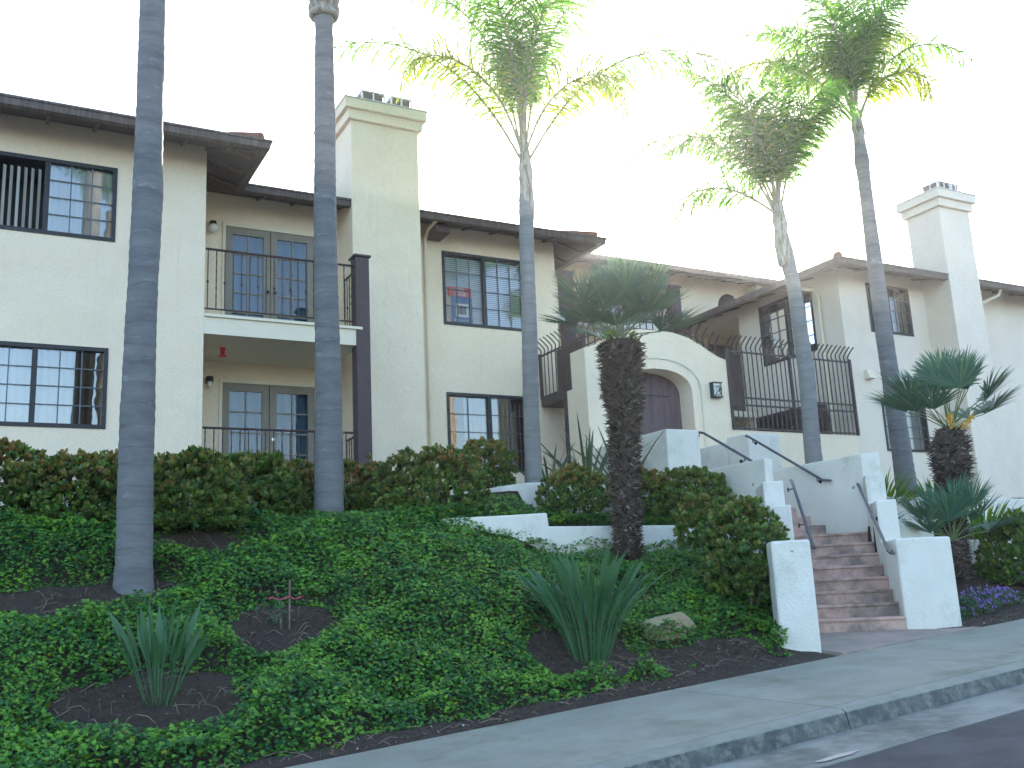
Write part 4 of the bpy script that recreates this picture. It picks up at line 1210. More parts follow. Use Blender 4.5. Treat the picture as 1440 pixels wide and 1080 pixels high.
f6 = [(2, 62, 2.5, 112, 0), (95, 88, 2.7, 20, 0), (178, 70, 2.4, 92, 0), (182, 50, 2.3, 96, 1), (345, 56, 1.6, 165, 1), (270, 84, 2.3, 60, 0), (230, 76, 2.2, 104, 0), (310, 78, 2.1, 100, 0), (45, 78, 2.3, 80, 0), (145, 78, 2.3, 80, 0), (168, 64, 1.9, 135, 0), (20, 72, 2.1, 90, 1), (0, 84, 2.3, 70, 0)]
queen_palm('rightmost tall palm with the highest crown, slim grey trunk passing the right building windows', P6, [.185, .17, .145, .13, .115, .135, .08], f6, 6, shaft=.8)

# ------------------------------------------------------------------ fan palms
def fan_leaf(parent, base, az, el, pet, rad, seed, n=36, spread=84):
    q = np.random.default_rng(seed)
    h = CR * math.cos(R(az)) + CF * math.sin(R(az))
    d = unit(h * math.cos(R(el)) + UPV * math.sin(R(el)))
    sdv = unit(np.cross(d, UPV)) if abs(d[2]) < .98 else CR
    b = np.array(base); k = b + d * pet * .55 + UPV * .02; hst = b + d * pet - UPV * .03 * (1 - d[2])
    lf = build('leaf', MB().tube([tuple(b), tuple(k), tuple(hst)], [.011, .008, .007], 5), M_stalk, parent)
    nrm = unit(np.cross(sdv, d))
    a = np.radians(np.linspace(-spread, spread, n) + q.normal(0, 1.5, n))
    dirs = d[None] * np.cos(a)[:, None] + sdv[None] * np.sin(a)[:, None] + nrm[None] * (.10 + .30 * np.abs(np.sin(a)))[:, None] + q.normal(0, .05, (n, 3))
    dirs = unit(dirs)
    ln = rad * (1 - .28 * (np.abs(a) / np.radians(spread)) ** 2)[:, None] * q.uniform(.88, 1.06, (n, 1))
    wv = unit(np.cross(dirs, nrm[None]))
    W = rad * .028
    sections = []
    for t, w_, dz in ((.0, .06, 0), (.28, .75, 0), (.50, 1.0, -.005), (.78, .50, -.02), (1.0, .05, -.05)):
        c = hst + dirs * ln * t + np.array([0, 0, dz * rad * 1.6])
        sections.append(np.stack([c - wv * W * w_, c - nrm[None] * W * .35 * w_, c + wv * W * w_], 1))
    strips('blade', np.stack(sections, 1), M_fan, lf)

def booted_trunk(parent, line, radii, seed, density=520, ln=.10, clean=0):
    q = np.random.default_rng(seed)
    P = [Vector(p) for p in line]
    core = MB().tube(P, [r * .86 for r in radii], 14)
    build('trunk', core, M_fiber, parent, smooth=True)
    m = MB(); tot = sum((b - a).length for a, b in zip(P, P[1:]))
    n = int(density * tot)
    for i in range(n):
        s = (i + q.random()) / n * tot; j = 0
        while j < len(P) - 2 and s > (P[j + 1] - P[j]).length: s -= (P[j + 1] - P[j]).length; j += 1
        t = s / (P[j + 1] - P[j]).length
        c = P[j].lerp(P[j + 1], min(1, t)); r = lerp(radii[j], radii[j + 1], min(1, t))
        a = i * 2.39996 + q.normal(0, .15)
        d = Vector((math.cos(a), math.sin(a), 0)); tg = Vector((-d.y, d.x, 0))
        L_ = ln * q.uniform(.6, 1.35); up_ = q.uniform(-.5, .65)
        w_ = .016 * q.uniform(.7, 1.5) * (r / .2) ** .4
        b = c + d * r * .80
        tip = b + (d * .75 + Vector((0, 0, up_)) + tg * q.normal(0, .25)).normalized() * L_ * (.55 + r * 1.6)
        k = Vector((0, 0, .011))
        m.add([b + tg * w_ - k, b - tg * w_ - k, b - tg * w_ + k, b + tg * w_ + k, tip + tg * w_ * .45, tip - tg * w_ * .45], [(0, 1, 5, 4), (1, 2, 5), (2, 3, 4, 5), (3, 0, 4)])
    build('boots', m, M_boots, parent)

F5 = thing('fan_palm', 'fan palm with a thick shaggy dark trunk in front of the gate wall', 'fan palm', (7.67, 11, .45))
booted_trunk(F5, [(7.67, 11, .3), (7.70, 11, .9), (7.74, 11, 1.8), (7.78, 11, 2.35), (7.79, 11, 2.6), (7.80, 11, 3.1), (7.81, 11, 3.38)], [.20, .195, .215, .235, .29, .31, .33], 5, 620)
q5 = np.random.default_rng(55)
for i in range(26):
    az = i * 137.5; el = [10, 26, 40, 54, 68][i % 5] + q5.normal(0, 5)
    fan_leaf(F5, (7.81 + .05 * math.cos(az), 11 + .05 * math.sin(az), 3.40 + .004 * i), az, el, q5.uniform(.58, .74), q5.uniform(.60, .74), 500 + i)
for dx in (-.22, .20):
    m = MB()
    for i in range(60):
        m.ball((7.80 + dx + q5.normal(0, .05), 10.92 + q5.normal(0, .04), 3.44 + q5.uniform(-.06, .10)), .016, 5)
    build('flower_cluster', m, M_lime, F5)
F7 = thing('fan_palm', 'fan palm with a shaggy barrel-shaped head and yellow flower clusters, right of the stairs', 'fan palm', (12.85, 9.95, -.1))
booted_trunk(F7, [(12.90, 9.95, -.25), (12.92, 9.95, .5), (12.98, 9.95, 1.1), (13.03, 9.95, 1.35), (13.05, 9.95, 1.6), (13.08, 9.95, 1.95), (13.12, 9.95, 2.15)], [.165, .165, .17, .26, .31, .30, .20], 7, 620)
q7 = np.random.default_rng(77)
for i in range(22):
    az = i * 137.5; el = [24, 42, 58, 74][i % 4] + q7.normal(0, 4)
    fan_leaf(F7, (13.13 + .04 * math.cos(az), 9.95 + .04 * math.sin(az), 2.16), az, el, q7.uniform(.68, .84), q7.uniform(.60, .72), 700 + i)
for dx in (-.16, .20):
    m = MB()
    for i in range(70):
        t = q7.random(); m.ball((13.12 + dx * (.6 + .8 * t) + q7.normal(0, .022), 9.82 - abs(dx) * .5 * t + q7.normal(0, .02), 2.14 + .22 * t + q7.normal(0, .02)), .014, 5)
    build('flower_cluster', m, M_yellow, F7)
F8 = thing('fan_palm', 'small trunkless fan palm growing against the shaggy trunk right of the stairs', 'fan palm', (12.55, 9.75, .0))
booted_trunk(F8, [(12.58, 9.75, -.1), (12.58, 9.75, .45)], [.13, .12], 8, 500)
q8 = np.random.default_rng(88)
for i in range(15):
    az = i * 137.5; el = [18, 42, 64][i % 3] + q8.normal(0, 5)
    fan_leaf(F8, (12.58, 9.75, .45), az, el, q8.uniform(.42, .62), q8.uniform(.52, .64), 800 + i, spread=80)

# ------------------------------------------------------------------ clipped shrubs
LEAF6 = np.array([(0, 0), (.19, .55), (.22, .78), (0, 1.0), (-.22, .78), (-.19, .55)])   # width, length
def shrub(label, c, rx, rz, seed, ros=None, young=.35, ry=None, flowers=0, group='clipped glossy shrubs', stems=5, leaf=.088, box=.35):
    q = np.random.default_rng(seed)
    c = np.array(c); ry = ry or rx * .9
    gzv = gz(c[0], c[1])
    th = thing('shrub', label, 'shrub', (c[0], c[1], gzv), group)
    n = ros or int(720 * (rx * rz) / .25)
    u = unit(q.normal(0, 1, (n, 3))); u[:, 2] = np.where(u[:, 2] < -.82, -u[:, 2], u[:, 2])
    # squarish superellipsoid
    e = 2.25
    k = (np.abs(u) ** e).sum(1) ** (-1 / e)
    lump = np.array([noise.noise(Vector(tuple(v * 2.6 + seed))) for v in u]) * .30 + np.array([noise.noise(Vector(tuple(v * 7.0 + seed))) for v in u]) * .14
    depth = np.where(q.random(n) < .28, q.uniform(.55, .9, n), q.uniform(.93, 1.05, n))
    rr = (k * (1 + lump) * depth)[:, None]
    p = c + u * rr * np.array([rx, ry, rz])
    p[:, 2] = np.maximum(p[:, 2], gzv + .06)
    nv = unit(unit(u / np.array([rx, ry, rz])) * .8 + UPV * .75 + q.normal(0, .28, (n, 3)))
    yv = np.clip((u[:, 2] * .6 + .25) * young * 1.35 + q.normal(0, .18, n), 0, 1) * (q.random(n) < .75)
    a1 = unit(np.cross(nv, q.normal(0, 1, (n, 3)))); a2 = np.cross(nv, a1)
    out = []; at = []
    K = 8
    for j in range(K):
        ang = j * 2.4 + q.normal(0, .25, n); th_ = np.where(j < 3, q.uniform(.1, .4, n), q.uniform(.45, 1.0, n))
        rad_ = a1 * np.cos(ang)[:, None] + a2 * np.sin(ang)[:, None]
        d = unit(nv * np.cos(th_)[:, None] + rad_ * np.sin(th_)[:, None])
        s_ = unit(np.cross(d, nv) + 1e-6)
        L_ = leaf * q.uniform(.75, 1.25, n)[:, None]
        b = p - nv * .012
        out.append(np.stack([b + s_ * L_ * w_ + d * L_ * l_ for w_, l_ in LEAF6], 1)); at.append(np.clip(yv + (.15 if j < 3 else -.1), 0, 1))
    npmesh('foliage', np.concatenate(out), 6, M_shrub, th, np.concatenate(at))
    m = MB()
    for i in range(stems):
        a = q.uniform(0, 6.28); t = Vector((c[0] + math.cos(a) * rx * .6, c[1] + math.sin(a) * ry * .6, c[2] - rz * .25))
        b = Vector((c[0] + math.cos(a) * .07, c[1] + math.sin(a) * .07, gzv - .05)); md = b.lerp(t, .45) + Vector((q.normal(0, .05), q.normal(0, .05), -.02))
        m.tube([b, md, t], [.022, .016, .008], 6)
    build('stem', m, M_wood, th, smooth=True)
    if flowers:
        idx = q.integers(0, n, flowers); fl = []
        for i in idx:
            for j in range(9):
                o_ = p[i] + nv[i] * .05 + q.normal(0, .018, 3); d = unit(q.normal(0, 1, 3)); s_ = unit(np.cross(d, UPV))
                fl.append(np.stack([o_ - s_ * .008, o_ + d * .008, o_ + s_ * .008, o_ - d * .008]))
        npmesh('blossom', np.array(fl), 4, M_white_petal, th)
    return th

HG = 'clipped glossy shrubs on the bank'
SH = [
 ('reddish shrub at the far left edge of the hedge, white blossoms on top', (.12, 13.0, 1.46), .66, .52, 21, .75, 14),
 ('dark reddish shrub just left of the leftmost palm trunk, second in the hedge', (.98, 12.6, 1.33), .62, .50, 22, .6, 10),
 ('shrub directly behind the leftmost palm trunk, mostly hidden by it', (1.66, 12.9, 1.42), .52, .44, 23, .45, 0),
 ('large green shrub just right of the leftmost palm trunk, bare stems below', (2.25, 12.1, 1.22), .56, .60, 24, .40, 4),
 ('green shrub in front of the patio doors, left of the second palm trunk', (3.12, 12.85, 1.42), .58, .49, 25, .22, 6),
 ('brownish shrub beside the second palm trunk on its left', (3.80, 13.25, 1.38), .50, .47, 26, .55, 2),
 ('brownish shrub just right of the second palm trunk', (4.66, 13.1, 1.38), .52, .45, 27, .62, 3),
 ('broad bushy shrub below the chimney at the end of the long hedge', (5.46, 12.35, 1.36), .72, .55, 28, .42, 2),
 ('rounded shrub in front of the lower window of the middle bay', (6.72, 13.3, 1.90), .46, .36, 29, .55, 0),
 ('trimmed flat shrub left of the shaggy fan palm trunk on the terrace', (7.50, 11.95, 1.36), .48, .30, 30, .55, 0),
 ('trimmed flat shrub right of the shaggy fan palm trunk on the terrace', (8.72, 11.95, 1.36), .42, .32, 31, .55, 0),
 ('trimmed green shrub on the terrace against the landing wall', (9.44, 11.78, 1.38), .52, .30, 32, .25, 0),
 ('big square green shrub beside the left stair pillar', (8.36, 9.52, .38), .47, .60, 33, .22, 0),
 ('smaller yellowish shrub behind the big square one near the stairs', (8.22, 10.12, .76), .28, .34, 34, .35, 0),
 ('dark green shrub at the right edge beyond the purple flowers', (13.80, 9.55, .16), .56, .56, 35, .12, 0),
]
for lb, c, rx, rz, sd_, yg, fl in SH:
    shrub(lb, c, rx, rz, sd_, young=yg, flowers=fl, group=HG)

# ------------------------------------------------------------------ strap-leaved plants
def strap_plant(name, label, cat, base, n, H, spread, W, mat, seed, prof, arch=.5, group=None, each=True, lean=(0, 0), basew=.10):
    q = np.random.default_rng(seed)
    th = thing(name, label, cat, base, group)
    S = []
    m = len(prof)
    for i in range(n):
        a = i * 2.39996 + q.normal(0, .3); f = math.sqrt((i + .5) / n)
        h = np.array([math.cos(a), math.sin(a), 0.])
        b = np.array(base) + h * basew * f + np.array([0, 0, -.03])
        L_ = H * q.uniform(.72, 1.12); e = R(90 - f * spread * q.uniform(.6, 1.15))
        pts = [b]; ee = e
        for j in range(1, m):
            t = j / (m - 1); ee = e - arch * f * t * t * q.uniform(.6, 1.3)
            d = (h + np.array([lean[0], lean[1], 0])) * math.cos(ee) + UPV * math.sin(ee)
            pts.append(pts[-1] + unit(d) * L_ / (m - 1))
        pts = np.array(pts)
        tw = q.uniform(0, 3.14); sv = np.array([math.cos(tw), math.sin(tw), 0])
        w_ = np.array(prof)[:, None] * W * q.uniform(.75, 1.2)
        nn = unit(np.cross(np.gradient(pts, axis=0), sv)) * (np.array(prof)[:, None] * W * .30)
        sec = np.stack([pts - sv * w_, pts + nn, pts + sv * w_], 1)
        S.append(sec)
    S = np.array(S)
    if each and n <= 100:
        for i in range(n): strips('leaf', S[i:i + 1], mat, th)
    else:
        strips('leaves', S, mat, th)
    return th
BOP = [.16, .15, .14, .15, .18, .30, .70, 1.0, .95, .55, .05]
s1 = strap_plant('strap_leaved_plant', 'small clump of long-stalked blue-green leaves in the bare soil at lower left', 'plant', (1.42, 9.02, gz(1.42, 9.02)), 34, .80, 26, .034, M_strap, 41, BOP, .30, basew=.13)
s2 = strap_plant('strap_leaved_plant', 'large dense clump of blue-green sword leaves below the fan palm', 'plant', (5.68, 8.94, gz(5.68, 8.94)), 98, 1.14, 24, .034, M_strap, 42, [.22, .20, .19, .18, .20, .32, .62, .9, 1.0, .6, .04], .75, basew=.20)
FX = [.6, .75, .9, 1.0, .95, .8, .55, .05]
FG = 'spiky flax plants on the upper terrace'
for i, (x, y, h, n, lb) in enumerate(((8.05, 13.55, .85, 16, 'short spiky flax plant right beside the slender palm base'), (8.72, 13.5, 1.35, 20, 'tallest spiky flax plant, in front of the gate wall left of the shaggy trunk'), (7.0, 13.8, .75, 9, 'sparse spiky plant under the lower window left of the slender palm'), (9.15, 13.1, 1.25, 14, 'bronze spiky flax plant half hidden behind the shaggy trunk'))):
    strap_plant('flax_plant', lb, 'flax', (x, y, gz(x, y)), n, h, 52, .028, M_flax, 50 + i, FX, .5, FG)
LG = 'leafy clumps right of the stairs'
for i, (x, y, n, h, lb) in enumerate(((13.55, 11.85, 130, .66, 'lime green clump left of the rightmost tall palm base'), (14.95, 11.85, 110, .55, 'lime green clump right of the rightmost tall palm base'), (12.9, 11.2, 45, .34, 'small lime green tuft above the grey wall stub'), (14.6, 10.75, 130, .80, 'bright green arching clump between the fan palm and the right shrub'), (15.6, 10.8, 110, .60, 'bright green clump at the right edge above the low wall'))):
    strap_plant('leafy_plant', lb, 'plant', (x, y, gz(x, y)), n, h, 75, .020, M_lime, 60 + i, FX, .9, LG, each=False, basew=.42)
for i, (x, y) in enumerate(((12.25, 10.9), (13.6, 11.1))):
    strap_plant('leafy_plant', ('dark green tuft growing behind the grey wall stub', 'dark green tuft behind the fan palm trunk')[i], 'plant', (x, y, gz(x, y)), 50, .38, 70, .02, M_strap, 70 + i, FX, .8, LG, each=False, basew=.3)

# ------------------------------------------------------------------ ivy ground cover
PATCH = [(1.42, 9.02, .78, .50), (.75, 10.75, .85, .34), (2.35, 11.75, .55, .22), (2.75, 9.98, .52, .42), (5.70, 8.92, .62, .45), (7.05, 10.15, .34, .34), (7.35, 8.72, .50, .36), (6.75, 8.8, .4, .2),
         (.9, 12.3, 1.2, .18), (1.50, 11.0, .30, .22), (-.6, 8.9, .5, .25)]
def ivy_mask(x, y):
    e = E_(x)
    n1 = noise.noise(Vector((x * 2.1, y * 2.1, 1.7))); n2 = noise.noise(Vector((x * 6, y * 6, 4.2)))
    w_ = n1 * .16 + n2 * .07
    edge = y - e - pw(x, [(0, .22), (3.5, .34), (5.5, .38), (6.4, .50), (7.3, .7), (7.8, .45), (8.4, .3)])
    m = edge + w_
    top = (12.25 if x < 6.6 else 12.5) - y + w_
    if x > 5.35 and (11.355 if x > 6.6 else 11.42) < y < 11.60: return -1
    m = min(m, top)
    if x > xL(y) - .46: return -1
    if x > 9.9: return -1
    for px, py, rx, ry in PATCH:
        d = math.hypot((x - px) / rx, (y - py) / ry)
        m = min(m, (d - 1) * min(rx, ry) * .9 + w_ * .8)
    return m
def mound(x, y, m):
    h = .14 + .16 * (noise.noise(Vector((x * 1.7, y * 1.7, 9))) + .35) + .05 * noise.noise(Vector((x * 5, y * 5, 2)))
    h = max(.05, h) * sm(m / .16)
    if x > 5.2 and y < 11.3: h *= 1 - .45 * sm((y - 10.5) / .7) * sm((x - 5.2) / .5)
    if x > 5.9 and 11.56 < y and x < 7.4: h += .22 * sm((7.2 - x) / 1.0) * sm((y - 11.5) / .4)
    return h
IV = np.array([(0, 0), (.30, -.16), (.36, .16), (.78, .22), (.42, .44), (.30, .62), (0, 1.05), (-.30, .62), (-.42, .44), (-.78, .22), (-.36, .16), (-.30, -.16)]) * np.array([.62, 1.0])
N_IV = 180000
X_ = rg.uniform(-1.6, 9.9, N_IV); Y_ = rg.uniform(7.7, 12.6, N_IV)
pos = []
for x, y in zip(X_, Y_):
    m = ivy_mask(x, y)
    if m <= 0: continue
    h = mound(x, y, m)
    t = rg.random()
    f = t ** .32
    pos.append((x, y, gz(x, y) + .01 + h * f, f))
pos = np.array(pos); n = len(pos); P = pos[:, :3]
nv = unit(np.stack([rg.normal(0, .42, n), rg.normal(-.35, .42, n), np.full(n, .85)], 1))
a = rg.uniform(0, 6.283, n); d = np.stack([np.cos(a), np.sin(a), np.zeros(n)], 1)
d = unit(d - nv * (d * nv).sum(1, keepdims=True)); s_ = np.cross(nv, d)
big = np.array([.5 + .5 * noise.noise(Vector((x * 1.1, y * 1.1, 30))) for x, y in P[:, :2]])
L_ = (rg.uniform(.026, .052, n) * (.85 + .35 * big))[:, None]
iv = np.stack([P + s_ * L_ * w_ + d * L_ * l_ - nv * (.18 * abs(w_)) * L_ for w_, l_ in IV], 1)
yg = np.array([noise.noise(Vector((x * 2.3, y * 2.3, 50))) + .6 * noise.noise(Vector((x * 7, y * 7, 51))) for x, y in P[:, :2]])
yg = np.clip(.15 + 1.1 * yg + .9 * (pos[:, 3] - .8) + rg.normal(0, .22, n), 0, 1) * (rg.random(n) < .7)
tag(npmesh('ivy', iv, 12, M_ivy, None, yg), 'dense green ivy covering the sloping bank', 'ivy', kind='stuff')

# dry stems at the ivy edge, leaf litter and pebbles on bare soil
tw = []
for i in range(2600):
    x = rg.uniform(-1, 9.2); y = rg.uniform(7.8, 12.6); m = ivy_mask(x, y)
    if not (-.32 < m < .05) or y < E_(x) + .05 or x > xL(y) - .5: continue
    a = rg.uniform(0, 6.28); l_ = rg.uniform(.05, .22); z = gz(x, y) + .012
    p0 = np.array([x, y, z]); p2 = p0 + np.array([math.cos(a), math.sin(a), 0]) * l_; p2[2] = gz(p2[0], p2[1]) + rg.uniform(.005, .03)
    if p2[1] < E_(p2[0]) + .02: continue
    p1 = (p0 + p2) / 2 + np.array([rg.normal(0, .02), rg.normal(0, .02), rg.uniform(.01, .05)])
    w_ = .0022; s1_ = np.array([0, 0, w_])
    sv = np.array([-math.sin(a), math.cos(a), 0]) * w_
    tw.append(np.stack([np.stack([p - sv - s1_, p + sv + s1_]) for p in (p0, p1, p2)]))
tag(strips('dry_stems', np.array(tw), M_twig), 'dry brown runners and twigs on the bare soil edge', 'twigs', kind='stuff')
lt_ = []
for i in range(15000):
    x = rg.uniform(-1, 14.5); y = rg.uniform(7.8, 12.4)
    if x > 10.6: y = rg.uniform(8.3, 10.3)
    if y < E_(x) + .02 or (xL(y) - .5 < x < xR(y) + .6): continue
    if x < 9.9 and ivy_mask(x, y) > .02: continue
    z = gz(x, y) + .008; a = rg.uniform(0, 6.28); r_ = rg.uniform(.005, .020)
    d = np.array([math.cos(a), math.sin(a), rg.normal(0, .3)]) * r_; s1_ = np.array([-math.sin(a), math.cos(a), rg.normal(0, .4)]) * r_ * .5
    p = np.array([x, y, z + r_ * .3]); lt_.append(np.stack([p - d, p + s1_, p + d, p - s1_]))
litter = leafmat('litter', [(.0, (.05, .035, .025)), (.6, (.13, .09, .06)), (.92, (.22, .17, .12)), (1., (.55, .52, .48))], .05)
tag(npmesh('leaf_litter', np.array(lt_), 4, litter), 'leaf litter and small chips on the bare soil', 'litter', kind='stuff')

# purple flowers
fl = []; fg = []
q = np.random.default_rng(91)
for i in range(2600):
    x = q.uniform(11.0, 13.0); y = 8.62 + .42 * q.random() + .07 * (x - 11) + (.1 if x > 12 else 0)
    m = 1 - abs(x - 12.0) / 1.05 + noise.noise(Vector((x * 4, y * 4, 0))) * .5
    if m < .1: continue
    z = gz(x, y) + q.uniform(.02, .20) * min(1, m + .3)
    p = np.array([x, y, z])
    for k in range(2):
        d = unit(q.normal(0, 1, 3)) * .022; s1_ = unit(np.cross(d, q.normal(0, 1, 3))) * .008
        fg.append(np.stack([p - d, p + s1_, p + d, p - s1_]))
    if i % 7 == 0 and noise.noise(Vector((x * 5, y * 5, 8))) > -.15:
        for k in range(6):
            aa = k * 1.05; d = np.array([math.cos(aa), math.sin(aa) * .5 - .3, math.sin(aa)]) * .019; s1_ = np.array([-math.sin(aa), 0, math.cos(aa)]) * .008
            c_ = p + np.array([0, -.02, .03])
            fl.append(np.stack([c_, c_ + d * .6 + s1_, c_ + d, c_ + d * .6 - s1_]))
fb = thing('flower_bed', 'low mat of small purple flowers beside the right stair pillar', 'flowers', (12, 8.9, -.5)); fb['kind'] = 'stuff'
npmesh('foliage', np.array(fg), 4, M_strap, fb); npmesh('blossom', np.array(fl), 4, M_petal, fb)

# sapling with ribbon
sx, sy = 2.75, 9.98; sz = gz(sx, sy)
sp = thing('sapling', 'thin staked sapling with a pink ribbon in a bare soil patch', 'sapling', (sx, sy, sz))
build('stake', MB().tube([(sx + .05, sy, sz - .1), (sx + .055, sy, sz + .48)], .009, 6), M_twig, sp)
build('stem', MB().tube([(sx - .03, sy, sz - .05), (sx - .05, sy, sz + .25), (sx - .09, sy + .02, sz + .42)], [.006, .005, .003], 5), M_twig, sp)
lv_ = []
for i in range(46):
    p = np.array([sx - .08 + rg.normal(0, .07), sy + rg.normal(0, .06), sz + rg.uniform(.06, .26)]); d = unit(rg.normal(0, 1, 3)) * .03; s1_ = unit(np.cross(d, UPV + rg.normal(0, .2, 3))) * .012
    lv_.append(np.stack([p - d, p + s1_, p + d, p - s1_]))
npmesh('foliage', np.array(lv_), 4, M_strap, sp)
rb = MB(); pts = []
for i in range(25):
    t = i / 24; pts.append((sx - .16 + .36 * t, sy + .03 * math.sin(t * 9), sz + .30 + .012 * math.sin(t * 14)))
for i in range(24):
    a, b = pts[i], pts[i + 1]; rb.add([(a[0], a[1], a[2] - .005), (b[0], b[1], b[2] - .005), (b[0], b[1] + .012, b[2] + .005), (a[0], a[1] + .012, a[2] + .005)], [(0, 1, 2, 3)])
build('ribbon', rb, M_pink, sp)

# rock
rk = MB(); rk.ball((6.98, 9.28, gz(6.98, 9.28) + .06), 1, 16, (.40, .12, .17))
rk.v = [(x + .05 * noise.noise(Vector((x * 4, y * 4, z * 4))), y + .04 * noise.noise(Vector((x * 5, y * 5, z * 5 + 3))), z + .05 * noise.noise(Vector((x * 4, y * 4 + 9, z * 4)))) for x, y, z in rk.v]
tag(build('rock', rk, M_rock, loc=(6.72, 9.02, -.6)), 'tan rock half buried in the ivy right of the sword-leaved clump', 'rock')

# ------------------------------------------------------------------ lamps, sign, small items
def gate_lamp(label, x0, x1):
    t = thing('wall_lamp', label, 'lamp', ((x0 + x1) / 2, D1 - .05, 3.5))
    y = D1 - .032
    b = MB(); b.box((x0, y - .10, 3.52), (x0 + .018, y, 3.78)); b.box((x1 - .018, y - .10, 3.52), (x1, y, 3.78)); b.box((x0, y - .018, 3.54), (x1, y, 3.76))
    b.box((x0 - .008, y - .125, 3.78), (x1 + .008, y, 3.80)); b.box((x0 - .008, y - .125, 3.50), (x1 + .008, y, 3.52))
    build('housing', b, M_verdigris, t)
    f = MB(); q = random.Random(4)
    n = 16
    for i in range(n):
        a = (x0 + .02 + q.random() * (x1 - x0 - .04), 3.53 + q.random() * .23); an = q.random() * 3.14
        l_ = .05; p, r = (a[0] - l_ * math.cos(an), a[1] - l_ * math.sin(an)), (a[0] + l_ * math.cos(an), a[1] + l_ * math.sin(an))
        cl_ = lambda v, lo, hi: max(lo, min(hi, v))
        f.tube([(cl_(p[0], x0, x1), y - .104, cl_(p[1], 3.52, 3.78)), (a[0], y - .118, a[1]), (cl_(r[0], x0, x1), y - .104, cl_(r[1], 3.52, 3.78))], .0055, 5)
    build('fretwork', f, M_verdigris, t)
    build('lens', MB().box((x0 + .02, y - .098, 3.525), (x1 - .02, y - .09, 3.775)), M_globe, t)
gate_lamp('dark metal wall lantern with pierced front on the right of the arched gate', 12.24, 12.45)
gate_lamp('dark metal wall lantern left of the arched gate, mostly behind the shaggy trunk', 9.74, 9.95)
t = thing('wall_lamp', 'round white globe lamp on the upper balcony wall', 'lamp', (3.20, 16.0, 6.3))
build('globe', MB().ball((3.19, 15.98, 6.27), .078, 16), M_globe, t, smooth=True)
build('fitting', MB().tube([(3.19, 15.98, 6.33), (3.19, 15.98, 6.385)], .055, 12).box((3.15, 15.99, 6.33), (3.23, 16.095, 6.41)), M_black, t)
t = thing('wall_lamp', 'small dark jar lamp beside the lower patio doors', 'lamp', (3.20, 16.0, 3.6))
build('fitting', MB().tube([(3.18, 15.99, 3.62), (3.18, 15.99, 3.70)], .058, 12).box((3.13, 16.0, 3.60), (3.23, 16.095, 3.70)), M_black, t)
build('globe', MB().tube([(3.18, 15.99, 3.62), (3.18, 15.99, 3.56), (3.18, 15.99, 3.53)], [.042, .038, .02], 12), M_globe, t, smooth=True)
t = thing('hummingbird_feeder', 'small red plastic hummingbird feeder hanging under the balcony', 'feeder', (3.21, 15.2, 3.985))
build('hanger', MB().tube([(3.21, 15.2, 4.04), (3.21, 15.2, 3.985)], .003, 5), M_black, t)
build('cap', MB().tube([(3.21, 15.2, 4.03), (3.21, 15.2, 4.0), (3.21, 15.2, 3.97)], [.03, .055, .045], 12), M_red, t)
build('bottle', MB().tube([(3.21, 15.2, 3.97), (3.21, 15.2, 3.90), (3.21, 15.2, 3.88)], [.038, .034, .02], 12), M_signred, t)
build('base', MB().tube([(3.21, 15.2, 3.88), (3.21, 15.2, 3.865), (3.21, 15.2, 3.85)], [.04, .068, .06], 14), M_red, t)
t = thing('patio_table', 'low white patio table behind the lower railing', 'table', (3.2, 15.2, 1.52))
build('tabletop', MB().box((2.85, 14.95, 2.12), (3.55, 15.5, 2.15)), M_steel_w, t, bevel=.005)
for x, y in ((2.9, 15.0), (3.5, 15.0), (2.9, 15.45), (3.5, 15.45)):
    build('leg', MB().tube([(x, y, 1.52), (x, y, 2.12)], .015, 8), M_steel_w, t)
t = thing('flood_light', 'two-headed grey flood light on the wall above the lower right window', 'lamp', (17.05, 14.4, 3.72))
build('base', MB().box((17.0, 14.39, 3.70), (17.5, 14.439, 3.74)).tube([(17.06, 14.41, 3.74), (17.06, 14.41, 3.80)], .03, 8), M_metal, t)
build('head', MB().tube([(17.08, 14.38, 3.69), (16.98, 14.26, 3.66), (16.92, 14.18, 3.65)], [.025, .05, .055], 10), M_black, t)
build('head', MB().tube([(17.22, 14.38, 3.69), (17.26, 14.26, 3.66), (17.28, 14.16, 3.64)], [.025, .05, .055], 10), M_black, t)
t = thing('antenna', 'thin television antenna on the roof behind the second palm trunk', 'antenna', (5.30, 17.0, 7.2))
build('mast', MB().tube([(5.32, 17, 7.2), (5.32, 17, 9.12)], .018, 6), M_metal, t)
build('boom', MB().tube([(5.45, 17, 9.02), (5.02, 17, 9.13)], .012, 6).tube([(5.32, 17, 8.75), (5.10, 17, 9.08)], .008, 5), M_metal, t)
for i in range(3):
    x = 5.04 + i * .09
    build('element', MB().tube([(x, 16.86, 9.12 - i * .023), (x, 17.14, 9.12 - i * .023)], .010, 5), M_metal, t)
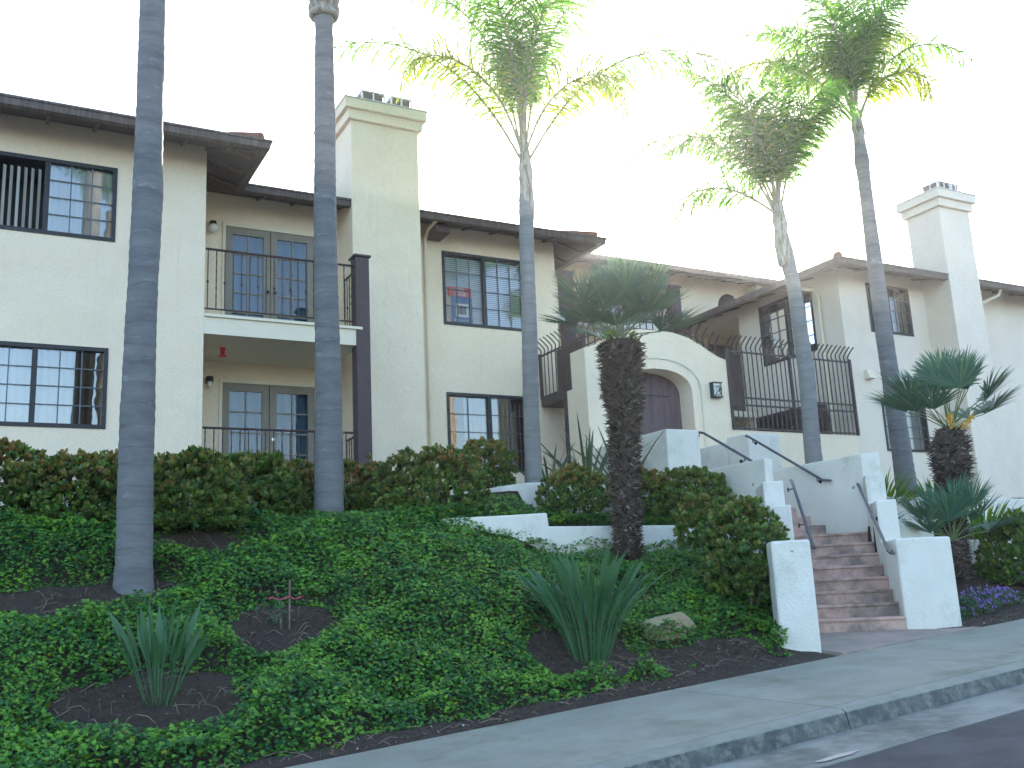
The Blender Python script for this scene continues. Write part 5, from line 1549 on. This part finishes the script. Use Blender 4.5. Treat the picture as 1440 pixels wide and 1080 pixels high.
# lease sign inside the upper middle window
t = thing('lease_sign', 'red and blue for lease sign standing inside the upper middle window', 'sign', (7.86, D2 + .085, 5.08))
yb = D2 + .085
build('board', MB().box((7.66, yb, 5.08), (8.10, yb + .006, 5.60)), M_signblue, t)
build('banner', MB().box((7.60, yb - .001, 5.60), (8.09, yb + .007, 5.79)), M_signred, t)
build('picture', MB().box((7.75, yb - .003, 5.20), (8.02, yb - .0005, 5.46)), M_signwhite, t)
build('photo', MB().box((7.80, yb - .005, 5.25), (7.97, yb - .0035, 5.42)), M_tan, t)
def text(body, x, z, size, mat):
    c = bpy.data.curves.new('lettering', 'FONT'); c.body = body; c.size = size; c.align_x = 'CENTER'; c.extrude = .0008
    c.materials.append(mat)
    tmp = bpy.data.objects.new('tmp', c)
    me = bpy.data.meshes.new_from_object(tmp); bpy.data.objects.remove(tmp)
    if not me.materials: me.materials.append(mat)
    o = bpy.data.objects.new('lettering', me); COL.objects.link(o); o.parent = t
    o.location = (x - 7.86, -.008, z - 5.08); o.rotation_euler = (R(90), 0, 0)
text('FOR', 7.85, 5.70, .095, M_signwhite); text('LEASE', 7.85, 5.615, .095, M_signwhite)
text('(858) 558-1011', 7.88, 5.11, .058, M_signwhite)

# white paint splash on the gutter
pp = MB(); ring = []
for i in range(28):
    a = i / 28 * 6.283; r_ = 1 + .35 * noise.noise(Vector((math.cos(a) * 2, math.sin(a) * 2, 3)))
    ring.append(st(-.95 + .22 * r_ * math.cos(a), -2.62 + .035 * r_ ** 2 * math.sin(a), -.190))
pp.add(ring, [tuple(range(28))])
tag(build('paint_splash', pp, M_nose), 'white paint splash on the gutter edge', 'paint', kind='structure')

# ------------------------------------------------------------------ across the street (seen mirrored in the panes)
OP = 'tall palms across the street'
for i, (x, y, h) in enumerate(((4.3, -13, 16.5), (20.5, -12, 15.5))):
    zb = S_(x) - .4
    crown = [(a_, e_, 2.6, 80, 0) for a_, e_ in ((0, 60), (40, 50), (80, 66), (120, 50), (160, 60), (200, 52), (240, 66), (280, 50), (320, 60))]
    queen_palm(('sunlit tall palm across the street, behind the viewpoint', 'farther sunlit tall palm across the street, up the hill')[i], [(x, y, zb), (x, y, zb + 1), (x, y, h)], [.48, .42, .36], crown, 20 + i, bark=surf('sunlit_bark_%d' % i, (.18, .145, .10), (.27, .22, .155), 5, .9, 30, .6, .02), group=OP)
T9 = thing('street_tree', 'leafy tree across the street, behind the viewpoint', 'tree', (9.2, -11, -1))
build('trunk', MB().tube([(9.2, -11, -1.6), (9.25, -11, .5), (9.1, -11.1, 2.2), (9.3, -11, 4)], [.22, .17, .14, .06], 10), M_wood, T9, smooth=True)
q = np.random.default_rng(5)
n = 5200; u = unit(q.normal(0, 1, (n, 3))); rr = q.uniform(.5, 1, (n, 1)) ** .5 * (1 + .3 * np.array([noise.noise(Vector(tuple(v * 2.2))) for v in u])[:, None])
p = np.array([9.2, -11, 4.2]) + u * rr * np.array([2.3, 2.1, 2.2]); d = unit(q.normal(0, 1, (n, 3))); s_ = unit(np.cross(d, q.normal(0, 1, (n, 3))))
npmesh('crown', np.stack([p - d * .11, p + s_ * .05, p + d * .11, p - s_ * .05], 1), 4, M_lime, T9)

# ------------------------------------------------------------------ thin air volume added to imitate lens glare towards the low sun
hz = MB().box((-320, -320, -30), (320, 320, 21))
hm = bpy.data.materials.new('glare_haze'); hm.use_nodes = True
hn = hm.node_tree.nodes; hn.remove(hn['Principled BSDF'])
pv = hn.new('ShaderNodeVolumePrincipled')
pv.inputs['Color'].default_value = (.93, .96, 1, 1)
pv.inputs['Density'].default_value = .0008
pv.inputs['Anisotropy'].default_value = .72
hm.node_tree.links.new(pv.outputs[0], hn['Material Output'].inputs['Volume'])
tag(build('glare_haze', hz, hm), 'added thin air volume imitating lens glare towards the low sun', 'glare_haze', kind='stuff')
